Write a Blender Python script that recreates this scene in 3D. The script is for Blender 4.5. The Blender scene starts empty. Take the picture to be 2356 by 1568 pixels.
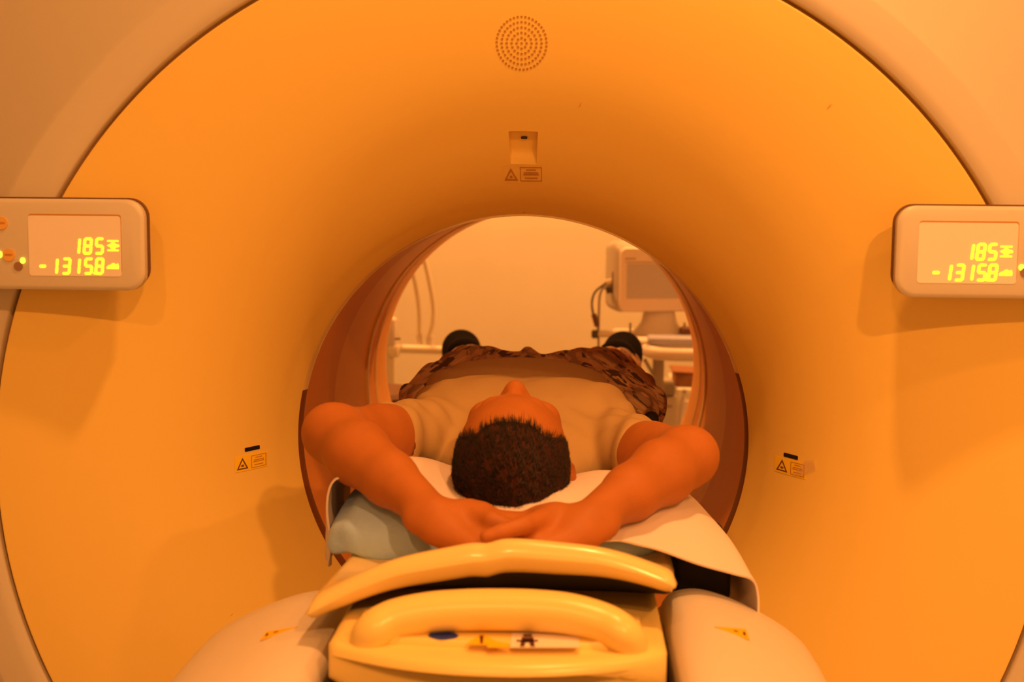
import bpy, bmesh, math, random
import numpy as np
from mathutils import Vector, Matrix

# ------------------------------------------------------------------ camera, world, exposure
scene = bpy.context.scene
AX = 1.0                       # height of the bore axis above the floor; builders work with z measured from the axis
F_PX, W_PX, H_PX = 2925.0, 2356.0, 1568.0
cam_data = bpy.data.cameras.new('camera')
cam = bpy.data.objects.new('camera', cam_data)
scene.collection.objects.link(cam)
scene.camera = cam
cam_data.sensor_width = 36.0
cam_data.lens = F_PX * 36.0 / W_PX
cam_data.clip_start = 0.05
CAM = Vector((0.084, 0.0, AX + 0.392))
YAW, PITCH, ROLL = math.radians(2.763), math.radians(6.086), math.radians(0.541)
CROT = Matrix.Rotation(YAW, 3, 'Z') @ Matrix.Rotation(math.pi / 2 - PITCH, 3, 'X') @ Matrix.Rotation(ROLL, 3, 'Z')
cam.matrix_world = Matrix.Translation(CAM) @ CROT.to_4x4()
cam_data.dof.use_dof = True
cam_data.dof.focus_distance = 2.05
cam_data.dof.aperture_fstop = 4.0

world = bpy.data.worlds.new('world')
scene.world = world
world.use_nodes = True
world.node_tree.nodes['Background'].inputs[0].default_value = (1.0, 0.40, 0.12, 1)
world.node_tree.nodes['Background'].inputs[1].default_value = 0.03

scene.view_settings.view_transform = 'Standard'
scene.view_settings.look = 'None'
scene.view_settings.gamma = 1.0
scene.view_settings.use_curve_mapping = False
scene.view_settings.exposure = -0.10

LIGHT_COL = (1.0, 0.40, 0.105)
# recessed ceiling downlights: x, y, watts
DOWNLIGHTS = [(-0.25, -0.95, 27), (0.95, -0.9, 72), (1.55, 0.60, 14), (0.30, 1.20, 24),
              (-0.9, 4.2, 42), (0.8, 4.1, 47)]
CEIL = 2.75

OFF = Vector((0, 0, 0))          # origin of the group being built (couch and patient lie a little off the bore axis)
def at(px, py, Y):
    """point (axis frame) seen at photo pixel px,py at depth y = Y"""
    d = CROT @ Vector(((px - W_PX / 2) / F_PX, -(py - H_PX / 2) / F_PX, -1.0))
    t = Y / d.y
    return Vector((CAM.x + d.x * t, Y, CAM.z - AX + d.z * t)) - OFF

# ------------------------------------------------------------------ helpers
random.seed(4)
rng = np.random.default_rng(7)
C = scene.collection
UP = Vector((0, 0, AX))

def tag(o, label=None, cat=None, group=None, kind=None):
    if label: o['label'] = label
    if cat: o['category'] = cat
    if group: o['group'] = group
    if kind: o['kind'] = kind
    return o

def parent(o, p):
    o.parent = p
    o.matrix_parent_inverse = p.matrix_world.inverted()

def thing(name, loc, label, cat, group=None):
    o = bpy.data.objects.new(name, None)
    C.objects.link(o)
    o.empty_display_size = 0.1
    o.matrix_world = Matrix.Translation(Vector(loc) + UP + OFF)
    return tag(o, label, cat, group)

def mk(name, verts, faces, m, par=None, smooth=True, angle=None):
    me = bpy.data.meshes.new(name)
    v = np.asarray(verts, dtype=np.float64).reshape(-1, 3) + np.array([0, 0, AX]) + np.array(OFF)
    if isinstance(faces, np.ndarray):
        n, k = faces.shape
        me.vertices.add(len(v)); me.vertices.foreach_set('co', v.ravel())
        me.loops.add(n * k); me.loops.foreach_set('vertex_index', faces.astype(np.int32).ravel())
        me.polygons.add(n)
        me.polygons.foreach_set('loop_start', np.arange(0, n * k, k, dtype=np.int32))
        me.update(calc_edges=True)
        me.validate()
    else:
        me.from_pydata([tuple(p) for p in v], [], faces)
    me.materials.append(m)
    if smooth:
        me.polygons.foreach_set('use_smooth', np.ones(len(me.polygons), dtype=bool))
        if angle is not None:
            me.set_sharp_from_angle(angle=math.radians(angle))
    o = bpy.data.objects.new(name, me)
    C.objects.link(o)
    if par is not None: parent(o, par)
    return o

def from_bm(name, bm, m, par=None, smooth=True, angle=35):
    bmesh.ops.recalc_face_normals(bm, faces=bm.faces)
    bm.verts.index_update()
    V = [v.co.copy() for v in bm.verts]
    Fs = [[v.index for v in f.verts] for f in bm.faces]
    bm.free()
    return mk(name, V, Fs, m, par, smooth, angle)

def add_box(bm, c, s, bevel=0.0, seg=3, rot=None):
    r = bmesh.ops.create_cube(bm, size=1.0)
    vs = r['verts']
    for v in vs:
        v.co = Vector((v.co.x * s[0], v.co.y * s[1], v.co.z * s[2]))
    if bevel > 0:
        es = list({e for v in vs for e in v.link_edges})
        rr = bmesh.ops.bevel(bm, geom=es, offset=bevel, segments=seg, profile=0.5, affect='EDGES')
        vs = list({v for f in rr['faces'] for v in f.verts} | {v for v in vs if v.is_valid})
    for v in vs:
        if rot is not None: v.co = rot @ v.co
        v.co = v.co + Vector(c)
    return vs

def box(name, c, s, m, par=None, bevel=0.0, seg=3, rot=None):
    bm = bmesh.new()
    add_box(bm, c, s, bevel, seg, rot)
    return from_bm(name, bm, m, par)

def catmull(pts, n):
    P = [np.array(p, float) for p in pts]
    P = [2 * P[0] - P[1]] + P + [2 * P[-1] - P[-2]]
    out = []
    for i in range(1, len(P) - 2):
        for k in range(n):
            t = k / n
            a, b, c_, d = P[i - 1], P[i], P[i + 1], P[i + 2]
            out.append(0.5 * (2 * b + (c_ - a) * t + (2 * a - 5 * b + 4 * c_ - d) * t * t + (3 * b - a - 3 * c_ + d) * t ** 3))
    out.append(P[-2])
    return np.array(out)

def tube_geo(path, rad, sides=12, flat=None, closed=False):
    """round (or flattened: flat=(ru, rv, up)) tube along a path"""
    P = [Vector(p) for p in path]
    n = len(P)
    V, Fs = [], []
    up = Vector(flat[2]) if flat else Vector((0.12, 0.3, 1)).normalized()
    for i, p in enumerate(P):
        if closed: t = (P[(i + 1) % n] - P[i - 1])
        else: t = (P[min(i + 1, n - 1)] - P[max(i - 1, 0)])
        t.normalize()
        u = t.cross(up)
        if u.length < 1e-4: u = t.cross(Vector((1, 0, 0)))
        u.normalize(); w = u.cross(t).normalized()
        r = rad[i] if hasattr(rad, '__len__') else rad
        ru, rv = (r * flat[0], r * flat[1]) if flat else (r, r)
        for k in range(sides):
            a = 2 * math.pi * k / sides
            V.append(p + u * math.cos(a) * ru + w * math.sin(a) * rv)
    m = n if closed else n - 1
    for i in range(m):
        for k in range(sides):
            a, b = i * sides + k, i * sides + (k + 1) % sides
            c_, d = ((i + 1) % n) * sides + (k + 1) % sides, ((i + 1) % n) * sides + k
            Fs.append([a, b, c_, d])
    if not closed:
        Fs.append(list(range(sides))[::-1]); Fs.append([(n - 1) * sides + k for k in range(sides)])
    return V, Fs

def tube(name, path, rad, m, par=None, sides=12, flat=None, closed=False):
    V, Fs = tube_geo(path, rad, sides, flat, closed)
    return mk(name, V, Fs, m, par, True, 50)

def join_geo(parts):
    V, Fs = [], []
    for v, f in parts:
        o = len(V)
        V += [Vector(p) for p in v]; Fs += [[i + o for i in q] for q in f]
    return V, Fs

def lathe_geo(prof, thetas, closed=True):
    """prof: (r, y); theta from +z towards +x"""
    V, Fs = [], []
    nt = len(thetas)
    for (r, y) in prof:
        for t in thetas:
            V.append((r * math.sin(t), y, r * math.cos(t)))
    m = nt if closed else nt - 1
    for i in range(len(prof) - 1):
        for j in range(m):
            j2 = (j + 1) % nt
            Fs.append([i * nt + j, i * nt + j2, (i + 1) * nt + j2, (i + 1) * nt + j])
    return V, Fs

def lathe(name, prof, m, par=None, n=192, a0=None, a1=None, angle=30):
    if a0 is None:
        th = [2 * math.pi * k / n for k in range(n)]
        V, Fs = lathe_geo(prof, th, True)
    else:
        th = [a0 + (a1 - a0) * k / n for k in range(n + 1)]
        V, Fs = lathe_geo(prof, th, False)
    return mk(name, V, Fs, m, par, True, angle)

# ------------------------------------------------------------------ materials
def mat(name, col, rough=0.5, spec=0.5, noise=None, bump=None, metallic=0.0, coat=0.0, emit=None, estr=0.0, sss=0.0, alpha=1.0, trans=0.0):
    m = bpy.data.materials.new(name)
    m.use_nodes = True
    nt = m.node_tree
    b = nt.nodes['Principled BSDF']
    b.inputs['Base Color'].default_value = (*col, 1)
    b.inputs['Roughness'].default_value = rough
    b.inputs['Specular IOR Level'].default_value = spec
    b.inputs['Metallic'].default_value = metallic
    b.inputs['Coat Weight'].default_value = coat
    b.inputs['Coat Roughness'].default_value = 0.12
    b.inputs['Transmission Weight'].default_value = trans
    b.inputs['Alpha'].default_value = alpha
    if sss:
        b.inputs['Subsurface Weight'].default_value = sss
        b.inputs['Subsurface Radius'].default_value = (0.012, 0.004, 0.002)
        b.inputs['Subsurface Scale'].default_value = 1.0
    if emit:
        b.inputs['Emission Color'].default_value = (*emit, 1)
        b.inputs['Emission Strength'].default_value = estr
    tc = None
    if noise or bump:
        tc = nt.nodes.new('ShaderNodeTexCoord')
    if noise:                                   # (scale, amount, detail)
        n = nt.nodes.new('ShaderNodeTexNoise')
        n.inputs['Scale'].default_value = noise[0]
        n.inputs['Detail'].default_value = noise[2] if len(noise) > 2 else 4
        nt.links.new(tc.outputs['Object'], n.inputs['Vector'])
        r = nt.nodes.new('ShaderNodeValToRGB')
        a = noise[1]
        r.color_ramp.elements[0].color = (*[max(0, c * (1 - a)) for c in col], 1)
        r.color_ramp.elements[1].color = (*[min(1, c * (1 + a)) for c in col], 1)
        r.color_ramp.elements[0].position = 0.3; r.color_ramp.elements[1].position = 0.7
        nt.links.new(n.outputs['Fac'], r.inputs['Fac'])
        nt.links.new(r.outputs['Color'], b.inputs['Base Color'])
    if bump:                                    # (scale, strength, distance)
        n2 = nt.nodes.new('ShaderNodeTexNoise')
        n2.inputs['Scale'].default_value = bump[0]
        n2.inputs['Detail'].default_value = 5
        nt.links.new(tc.outputs['Object'], n2.inputs['Vector'])
        bp = nt.nodes.new('ShaderNodeBump')
        bp.inputs['Strength'].default_value = bump[1]
        bp.inputs['Distance'].default_value = bump[2]
        nt.links.new(n2.outputs['Fac'], bp.inputs['Height'])
        nt.links.new(bp.outputs['Normal'], b.inputs['Normal'])
    return m

M = {}
M['wall'] = mat('wall_paint', (0.74, 0.67, 0.52), 0.75, 0.3, noise=(3, 0.03), bump=(120, 0.05, 0.002))
M['ceiling'] = mat('ceiling_paint', (0.78, 0.77, 0.72), 0.8, 0.2, bump=(60, 0.05, 0.002))
M['floor'] = mat('floor_vinyl', (0.42, 0.38, 0.32), 0.35, 0.4, noise=(9, 0.12, 8))
M['cream'] = mat('cream_plastic', (0.84, 0.60, 0.16), 0.38, 0.35, bump=(300, 0.02, 0.0006))
M['white'] = mat('white_casing', (0.62, 0.55, 0.45), 0.42, 0.35, bump=(260, 0.03, 0.0006))
M['whitep'] = mat('white_panel_plastic', (0.62, 0.56, 0.48), 0.40, 0.4)
M['cover'] = mat('white_cover', (0.74, 0.66, 0.57), 0.42, 0.35, bump=(260, 0.03, 0.0006))
M['seam'] = mat('brown_seam', (0.30, 0.16, 0.05), 0.6, 0.3)
M['gasket'] = mat('dark_gasket', (0.16, 0.07, 0.03), 0.6, 0.3)
M['screen'] = mat('panel_screen', (0.84, 0.76, 0.72), 0.22, 0.5)
M['digit'] = mat('lit_digit', (0.9, 0.9, 0.05), 0.5, 0.2, emit=(1.0, 0.93, 0.035), estr=1.25)
M['led'] = mat('lit_led', (0.7, 0.9, 0.1), 0.4, 0.3, emit=(0.85, 1.0, 0.05), estr=2.0)
M['btn'] = mat('amber_button', (0.75, 0.42, 0.10), 0.45, 0.4)
M['btn_dark'] = mat('brown_button', (0.30, 0.16, 0.10), 0.45, 0.4)
M['ink'] = mat('dark_ink', (0.09, 0.03, 0.015), 0.7, 0.2)
M['ink_soft'] = mat('faded_ink', (0.50, 0.24, 0.05), 0.7, 0.2)
M['label'] = mat('yellow_label', (0.90, 0.60, 0.03), 0.5, 0.3)
M['yellow'] = mat('yellow_sticker', (0.90, 0.52, 0.01), 0.5, 0.3)
M['black'] = mat('black_slot', (0.012, 0.01, 0.012), 0.3, 0.5)
M['hole'] = mat('grille_hole', (0.48, 0.25, 0.05), 0.8, 0.1)
M['bore_a'] = mat('brown_bore_ring', (0.80, 0.31, 0.05), 0.45, 0.3)
M['bore_b'] = mat('tan_bore_liner', (0.92, 0.43, 0.065), 0.42, 0.3)
M['bore_c'] = mat('pale_bore_rib', (0.92, 0.70, 0.30), 0.25, 0.5)
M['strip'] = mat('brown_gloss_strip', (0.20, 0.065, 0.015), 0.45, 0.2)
M['vinyl'] = mat('tan_vinyl', (0.86, 0.66, 0.26), 0.26, 0.5, coat=0.25, bump=(14, 0.10, 0.01))
M['pallet'] = mat('cream_pallet', (0.88, 0.66, 0.22), 0.30, 0.45)
M['dark'] = mat('dark_rubber', (0.02, 0.016, 0.014), 0.7, 0.2)
M['sheet'] = mat('white_sheet', (0.78, 0.67, 0.64), 0.85, 0.1, bump=(700, 0.12, 0.0008))
M['pillow'] = mat('blue_pillow', (0.41, 0.60, 0.95), 0.42, 0.4, bump=(34, 0.35, 0.008))
M['skin'] = mat('skin', (0.42, 0.142, 0.030), 0.55, 0.25, noise=(22, 0.07, 5), bump=(160, 0.10, 0.001), sss=0.12)
M['lips'] = mat('lips', (0.55, 0.15, 0.08), 0.4, 0.4)
M['eye'] = mat('eye_white', (0.7, 0.66, 0.6), 0.2, 0.5)
M['hair'] = mat('dark_brown_hair', (0.013, 0.006, 0.004), 0.45, 0.4)
M['scalp'] = mat('hair_base', (0.060, 0.017, 0.008), 0.8, 0.15, noise=(300, 0.4))
M['shirt'] = mat('tan_shirt', (0.46, 0.31, 0.14), 0.9, 0.1, bump=(260, 0.12, 0.001))
M['boot'] = mat('dark_boot', (0.009, 0.006, 0.005), 0.9, 0.04)
M['sole'] = mat('boot_sole', (0.016, 0.012, 0.010), 0.8, 0.08)
M['lining'] = mat('pocket_lining', (0.03, 0.022, 0.018), 0.9, 0.1)
M['grey'] = mat('light_grey_plastic', (0.76, 0.68, 0.60), 0.45, 0.4)
M['flank'] = mat('monitor_flank', (0.52, 0.44, 0.35), 0.5, 0.35)
M['greyd'] = mat('mid_grey_plastic', (0.40, 0.34, 0.28), 0.5, 0.4)
M['bluegrey'] = mat('blue_grey_pad', (0.42, 0.42, 0.55), 0.5, 0.4)
M['glass'] = mat('monitor_glass', (0.55, 0.50, 0.50), 0.12, 0.6)
M['cable'] = mat('dark_cable', (0.10, 0.08, 0.06), 0.5, 0.3)
M['hose'] = mat('pale_hose', (0.84, 0.76, 0.58), 0.5, 0.4)
M['cardboard'] = mat('brown_box', (0.30, 0.13, 0.06), 0.8, 0.2)
M['lamp'] = mat('lamp_glow', (1, 1, 1), 0.5, 0.2, emit=LIGHT_COL, estr=12.0)
M['bluesign'] = mat('blue_sign', (0.02, 0.04, 0.30), 0.5, 0.3)
M['paper'] = mat('white_label', (0.85, 0.72, 0.62), 0.6, 0.2)
M['tape'] = mat('pale_tape', (0.80, 0.56, 0.30), 0.3, 0.4)

def camo():
    m = bpy.data.materials.new('camouflage_cloth')
    m.use_nodes = True
    nt = m.node_tree; L = nt.links
    b = nt.nodes['Principled BSDF']
    b.inputs['Roughness'].default_value = 0.9
    b.inputs['Specular IOR Level'].default_value = 0.1
    tc = nt.nodes.new('ShaderNodeTexCoord')
    sep = nt.nodes.new('ShaderNodeSeparateXYZ')
    L.new(tc.outputs['Object'], sep.inputs[0])
    def mth(op, a, b):
        n = nt.nodes.new('ShaderNodeMath'); n.operation = op
        for k, q in enumerate((a, b)):
            if q is None: continue
            if isinstance(q, (int, float)): n.inputs[k].default_value = q
            else: L.new(q, n.inputs[k])
        return n.outputs[0]
    axx = mth('ABSOLUTE', sep.outputs[0], None)
    comb = nt.nodes.new('ShaderNodeCombineXYZ')
    L.new(mth('MULTIPLY', sep.outputs[0], 17.0), comb.inputs[0])
    L.new(mth('MULTIPLY', mth('ADD', sep.outputs[2], mth('MULTIPLY', axx, 0.7)), 85.0), comb.inputs[1])
    L.new(mth('MULTIPLY', sep.outputs[1], 22.0), comb.inputs[2])
    mp = nt.nodes.new('ShaderNodeMapping')
    L.new(comb.outputs[0], mp.inputs['Vector'])
    def stripes(off, scale, lo):
        ad = nt.nodes.new('ShaderNodeVectorMath'); ad.operation = 'ADD'
        ad.inputs[1].default_value = off
        L.new(mp.outputs['Vector'], ad.inputs[0])
        n = nt.nodes.new('ShaderNodeTexNoise')
        n.inputs['Scale'].default_value = scale; n.inputs['Detail'].default_value = 2.5
        n.inputs['Roughness'].default_value = 0.6; n.inputs['Distortion'].default_value = 0.5
        L.new(ad.outputs['Vector'], n.inputs['Vector'])
        r = nt.nodes.new('ShaderNodeValToRGB')
        r.color_ramp.interpolation = 'CONSTANT'
        r.color_ramp.elements[0].color = (0, 0, 0, 1)
        r.color_ramp.elements[1].position = lo; r.color_ramp.elements[1].color = (1, 1, 1, 1)
        L.new(n.outputs['Fac'], r.inputs['Fac'])
        return r.outputs['Color']
    def mix(fac, a, bcol):
        x = nt.nodes.new('ShaderNodeMix'); x.data_type = 'RGBA'
        L.new(fac, x.inputs['Factor'])
        if isinstance(a, tuple): x.inputs['A'].default_value = (*a, 1)
        else: L.new(a, x.inputs['A'])
        x.inputs['B'].default_value = (*bcol, 1)
        return x.outputs['Result']
    c1 = mix(stripes((0, 0, 0), 1.0, 0.52), (0.46, 0.27, 0.14), (0.28, 0.165, 0.10))
    c2 = mix(stripes((7.1, 3.3, 1.2), 1.1, 0.60), c1, (0.56, 0.34, 0.18))
    c3 = mix(stripes((2.4, 9.3, 5.2), 0.9, 0.585), c2, (0.09, 0.048, 0.032))
    L.new(c3, b.inputs['Base Color'])
    return m
M['camo'] = camo()

# ------------------------------------------------------------------ SDF sculpting (surface nets)
class Field:
    def __init__(s, xs, ys, zs):
        s.x, s.y, s.z = (np.asarray(a, np.float32) for a in (xs, ys, zs))
        s.D = np.full((len(s.x), len(s.y), len(s.z)), 0.5, np.float32)
    def sl(s, lo, hi):
        out = []
        for a, l, h in zip((s.x, s.y, s.z), lo, hi):
            i0 = max(0, int(np.searchsorted(a, l)) - 2); i1 = min(len(a), int(np.searchsorted(a, h)) + 2)
            out.append(slice(i0, max(i1, i0)))
        return tuple(out)
    def grid(s, sl):
        return s.x[sl[0]][:, None, None], s.y[sl[1]][None, :, None], s.z[sl[2]][None, None, :]
    def add(s, fn, lo, hi, k=0.01, op='u'):
        pad = max(k, 0.004) * 1.2 + 0.006
        sl = s.sl([l - pad for l in lo], [h + pad for h in hi])
        if any(q.stop <= q.start for q in sl): return
        d = fn(*s.grid(sl)).astype(np.float32)
        a = s.D[sl]
        if op == 'u':
            h = np.clip(0.5 + 0.5 * (a - d) / k, 0, 1)
            s.D[sl] = a * (1 - h) + d * h - k * h * (1 - h)
        elif op == 's':                          # subtract
            d = -d
            h = np.clip(0.5 - 0.5 * (a - d) / k, 0, 1)
            s.D[sl] = a * (1 - h) + d * h + k * h * (1 - h)
    def cap(s, a, b, ra, rb, k=0.01, sq=None, op='u'):
        """tapered capsule; sq=(axis vector, factor) flattens it along that axis"""
        a = np.array(a, float); b = np.array(b, float); ab = b - a
        L2 = max(float(ab @ ab), 1e-9); R = max(ra, rb)
        def fn(x, y, z):
            px, py, pz = x - a[0], y - a[1], z - a[2]
            t = np.clip((px * ab[0] + py * ab[1] + pz * ab[2]) / L2, 0, 1)
            qx, qy, qz = px - t * ab[0], py - t * ab[1], pz - t * ab[2]
            if sq is not None:
                n = np.array(sq[0], float); n /= np.linalg.norm(n)
                dn = qx * n[0] + qy * n[1] + qz * n[2]
                d2 = qx * qx + qy * qy + qz * qz + dn * dn * (1 / sq[1] ** 2 - 1)
                return (np.sqrt(np.maximum(d2, 0)) - (ra + (rb - ra) * t)) * min(1, sq[1] + 0.15)
            return np.sqrt(qx * qx + qy * qy + qz * qz) - (ra + (rb - ra) * t)
        s.add(fn, np.minimum(a, b) - R, np.maximum(a, b) + R, k, op)
    def ell(s, c, r, k=0.01, rot=None, op='u'):
        c = np.array(c, float); r = np.array(r, float)
        Rm = np.array(rot) if rot is not None else np.eye(3)
        e = np.abs(Rm) @ r if rot is not None else r
        def fn(x, y, z):
            p = [x - c[0], y - c[1], z - c[2]]
            if rot is not None:
                p = [sum(Rm[j][i] * p[j] for j in range(3)) for i in range(3)]
            k0 = np.sqrt((p[0] / r[0]) ** 2 + (p[1] / r[1]) ** 2 + (p[2] / r[2]) ** 2)
            k1 = np.sqrt((p[0] / r[0] ** 2) ** 2 + (p[1] / r[1] ** 2) ** 2 + (p[2] / r[2] ** 2) ** 2)
            return k0 * (k0 - 1) / np.maximum(k1, 1e-6)
        s.add(fn, c - e, c + e, k, op)
    def loft(s, secs, n=2.4, k=0.01):
        """secs: rows of y, xc, hw, zc, hz"""
        S = np.array(secs, float)
        y0, y1 = S[0, 0], S[-1, 0]
        def fn(x, y, z):
            I = [np.interp(y, S[:, 0], S[:, i]) for i in range(1, 5)]
            xc, hw, zc, hz = I
            q = (np.abs((x - xc) / hw) ** n + np.abs((z - zc) / hz) ** n) ** (1 / n)
            d = (q - 1) * np.minimum(hw, hz)
            return np.maximum(d, np.maximum(y0 - y, y - y1))
        lo = [float((S[:, 1] - S[:, 2]).min()), y0, float((S[:, 3] - S[:, 4]).min())]
        hi = [float((S[:, 1] + S[:, 2]).max()), y1, float((S[:, 3] + S[:, 4]).max())]
        s.add(fn, lo, hi, k)
    def blur(s, n=1):
        for _ in range(n):
            for ax in range(3):
                d = s.D
                r = d.copy()
                a = [slice(None)] * 3; b = [slice(None)] * 3; c_ = [slice(None)] * 3
                a[ax] = slice(1, -1); b[ax] = slice(0, -2); c_[ax] = slice(2, None)
                r[tuple(a)] = 0.5 * d[tuple(a)] + 0.25 * (d[tuple(b)] + d[tuple(c_)])
                s.D = r
    def mesh(s):
        D = s.D; ins = D < 0
        nx, ny, nz = D.shape
        cnt = np.zeros((nx - 1, ny - 1, nz - 1), np.int8)
        offs = [(i, j, k) for i in (0, 1) for j in (0, 1) for k in (0, 1)]
        for (i, j, k) in offs:
            cnt += ins[i:nx - 1 + i, j:ny - 1 + j, k:nz - 1 + k]
        I, J, K = np.nonzero((cnt > 0) & (cnt < 8))
        idm = np.full(cnt.shape, -1, np.int32)
        idm[I, J, K] = np.arange(len(I), dtype=np.int32)
        X = [s.x[I], s.x[I + 1]]; Y = [s.y[J], s.y[J + 1]]; Z = [s.z[K], s.z[K + 1]]
        val = {o: D[I + o[0], J + o[1], K + o[2]] for o in offs}
        acc = np.zeros((len(I), 3), np.float64); n = np.zeros(len(I))
        for o in offs:
            for ax in range(3):
                if o[ax]: continue
                q = list(o); q[ax] = 1; q = tuple(q)
                va, vb = val[o], val[q]
                m = (va < 0) != (vb < 0)
                den = np.where(m, va - vb, 1.0)
                t = np.where(m, va / den, 0)
                pa = np.stack([X[o[0]], Y[o[1]], Z[o[2]]], 1); pb = np.stack([X[q[0]], Y[q[1]], Z[q[2]]], 1)
                p = pa + (pb - pa) * t[:, None]
                acc += p * m[:, None]; n += m
        V = acc / np.maximum(n, 1)[:, None]
        quads = []
        for ax in range(3):
            a = [slice(None)] * 3; b = [slice(None)] * 3
            a[ax] = slice(0, -1); b[ax] = slice(1, None)
            ed = np.argwhere(ins[tuple(a)] != ins[tuple(b)])
            if not len(ed): continue
            u, v = (ax + 1) % 3, (ax + 2) % 3
            ok = (ed[:, u] > 0) & (ed[:, v] > 0) & (ed[:, u] < D.shape[u] - 1) & (ed[:, v] < D.shape[v] - 1)
            ed = ed[ok]
            def cell(du, dv):
                e = ed.copy(); e[:, u] -= du; e[:, v] -= dv
                return idm[e[:, 0], e[:, 1], e[:, 2]]
            q = np.stack([cell(1, 1), cell(0, 1), cell(0, 0), cell(1, 0)], 1)
            flip = ~ins[ed[:, 0], ed[:, 1], ed[:, 2]]
            q[flip] = q[flip][:, ::-1]
            quads.append(q)
        return V, np.concatenate(quads)

def ar(a, b, h):
    return np.arange(a, b + h, h)

# ------------------------------------------------------------------ the room
def slab(name, c, s, m):
    o = box(name, (c[0], c[1], c[2] - AX), s, m)
    return tag(o, kind='structure')
RX, RY0, RY1 = 2.9, -2.2, 4.9
slab('floor', (0, (RY0 + RY1) / 2, -0.05), (2 * RX + 0.4, RY1 - RY0 + 0.4, 0.1), M['floor'])
slab('ceiling', (0, (RY0 + RY1) / 2, CEIL + 0.05), (2 * RX + 0.4, RY1 - RY0 + 0.4, 0.1), M['ceiling'])
slab('wall_back', (0, RY1 + 0.05, CEIL / 2), (2 * RX, 0.1, CEIL), M['wall'])
slab('wall_front', (0, RY0 - 0.05, CEIL / 2), (2 * RX, 0.1, CEIL), M['wall'])
slab('wall_left', (-RX - 0.05, (RY0 + RY1) / 2, CEIL / 2), (0.1, RY1 - RY0 + 0.2, CEIL), M['wall'])
slab('wall_right', (RX + 0.05, (RY0 + RY1) / 2, CEIL / 2), (0.1, RY1 - RY0 + 0.2, CEIL), M['wall'])
slab('baseboard_back', (0, RY1 - 0.008, 0.05), (2 * RX, 0.016, 0.1), M['greyd'])

# ceiling downlights (each lamp carries its own light)
def ring_disc(r0, r1, z, n=32):
    V, Fs = [], []
    for r in (r0, r1):
        for k in range(n):
            a = 2 * math.pi * k / n
            V.append((r * math.cos(a), r * math.sin(a), z))
    for k in range(n): Fs.append([k, (k + 1) % n, n + (k + 1) % n, n + k])
    return V, Fs
side_words = ['left of the couch foot, far from the scanner', 'right of the couch foot, far from the scanner', 'over the right side of the scanner',
              'over the couch close to the scanner', 'behind the scanner over the hose stand', 'behind the scanner over the monitor cart']
for i, (lx, ly, w) in enumerate(DOWNLIGHTS):
    t = thing('ceiling_downlight', (lx, ly, CEIL - AX), 'round recessed ceiling downlight ' + side_words[i], 'ceiling light', 'recessed ceiling downlights')
    zc = CEIL - AX - 0.004
    prof = [(0.075, 0.0), (0.078, -0.004), (0.10, -0.004), (0.105, 0.003)]
    V, Fs = [], []
    n = 32
    for (r, dz) in prof:
        for k in range(n):
            a = 2 * math.pi * k / n
            V.append((lx + r * math.cos(a), ly + r * math.sin(a), zc + dz))
    for q in range(len(prof) - 1):
        for k in range(n): Fs.append([q * n + k, q * n + (k + 1) % n, (q + 1) * n + (k + 1) % n, (q + 1) * n + k])
    mk('trim_ring', V, Fs, M['white'], t)
    V = [(lx + 0.076 * math.cos(2 * math.pi * k / n), ly + 0.076 * math.sin(2 * math.pi * k / n), zc + 0.001) for k in range(n)]
    mk('lens', V, [list(range(n))[::-1]], M['lamp'], t, smooth=False)
    ld = bpy.data.lights.new('downlight', 'AREA')
    ld.shape = 'DISK'; ld.size = 0.11; ld.energy = w; ld.color = LIGHT_COL
    lo = bpy.data.objects.new('downlight_lamp', ld)
    C.objects.link(lo)
    lo.location = (lx, ly, CEIL - 0.02)
    parent(lo, t)

# ------------------------------------------------------------------ scanner gantry
gantry = thing('scanner_gantry', (0, 2.4, -AX), 'large white and cream medical scanner with a round bore the patient lies in', 'medical scanner')
R_RIM, Y_RIM = 0.3778, 2.10
FP = np.array([(0.769, 1.825), (0.735, 1.829), (0.70, 1.835), (0.65, 1.847), (0.60, 1.863), (0.56, 1.880), (0.52, 1.903), (0.48, 1.934), (0.45, 1.965),
               (0.425, 1.999), (0.405, 2.034), (0.392, 2.064), (0.383, 2.086), (R_RIM, Y_RIM)])
fp_s = catmull(FP, 6)
def fy(r):
    return float(np.interp(r, fp_s[::-1, 0], fp_s[::-1, 1]))
def surf(x, z, off=0.0):
    """point on the flared cover above/beside the bore, lifted off by off along the normal"""
    r = math.hypot(x, z)
    e = 0.004
    s_ = (fy(r + e) - fy(r - e)) / (2 * e)             # dy/dr
    nr, ny = -(-s_), -1.0
    # tangent (1, s_) in (r,y); normal towards camera = (s_, -1)
    l = math.hypot(s_, 1.0)
    nr, ny = s_ / l, -1.0 / l
    return Vector((x + x / r * nr * off, fy(r) + ny * off, z + z / r * nr * off))

# pocket for the top positioning lens
T0 = 0.0437
POCK = (0.502, 0.455)
TC = 0.0105
def prof_with(rs):
    rr = sorted(set(list(np.round(fp_s[:, 0], 5)) + rs), reverse=True)
    rr = [r for r in rr if not (any(abs(r - q) < 0.0012 and r != q for q in rs))]
    return [(r, fy(r)) for r in rr]
prof = prof_with([POCK[0], POCK[1]])
NT = 224
th = [2 * math.pi * k / NT for k in range(NT)]
th = [t for t in th if min(abs(t - TC - T0), abs(t - (2 * math.pi - T0 + TC))) > 0.012] + [T0 + TC, 2 * math.pi - T0 + TC]
th = sorted(th)
V, Fs = lathe_geo(prof, th, True)
nt_ = len(th)
ring_id = {round(p[0], 5): i for i, p in enumerate(prof)}
ia, ib = ring_id[POCK[0]], ring_id[POCK[1]]
ja, jb = th.index(2 * math.pi - T0 + TC), th.index(T0 + TC)
keep = []
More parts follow.
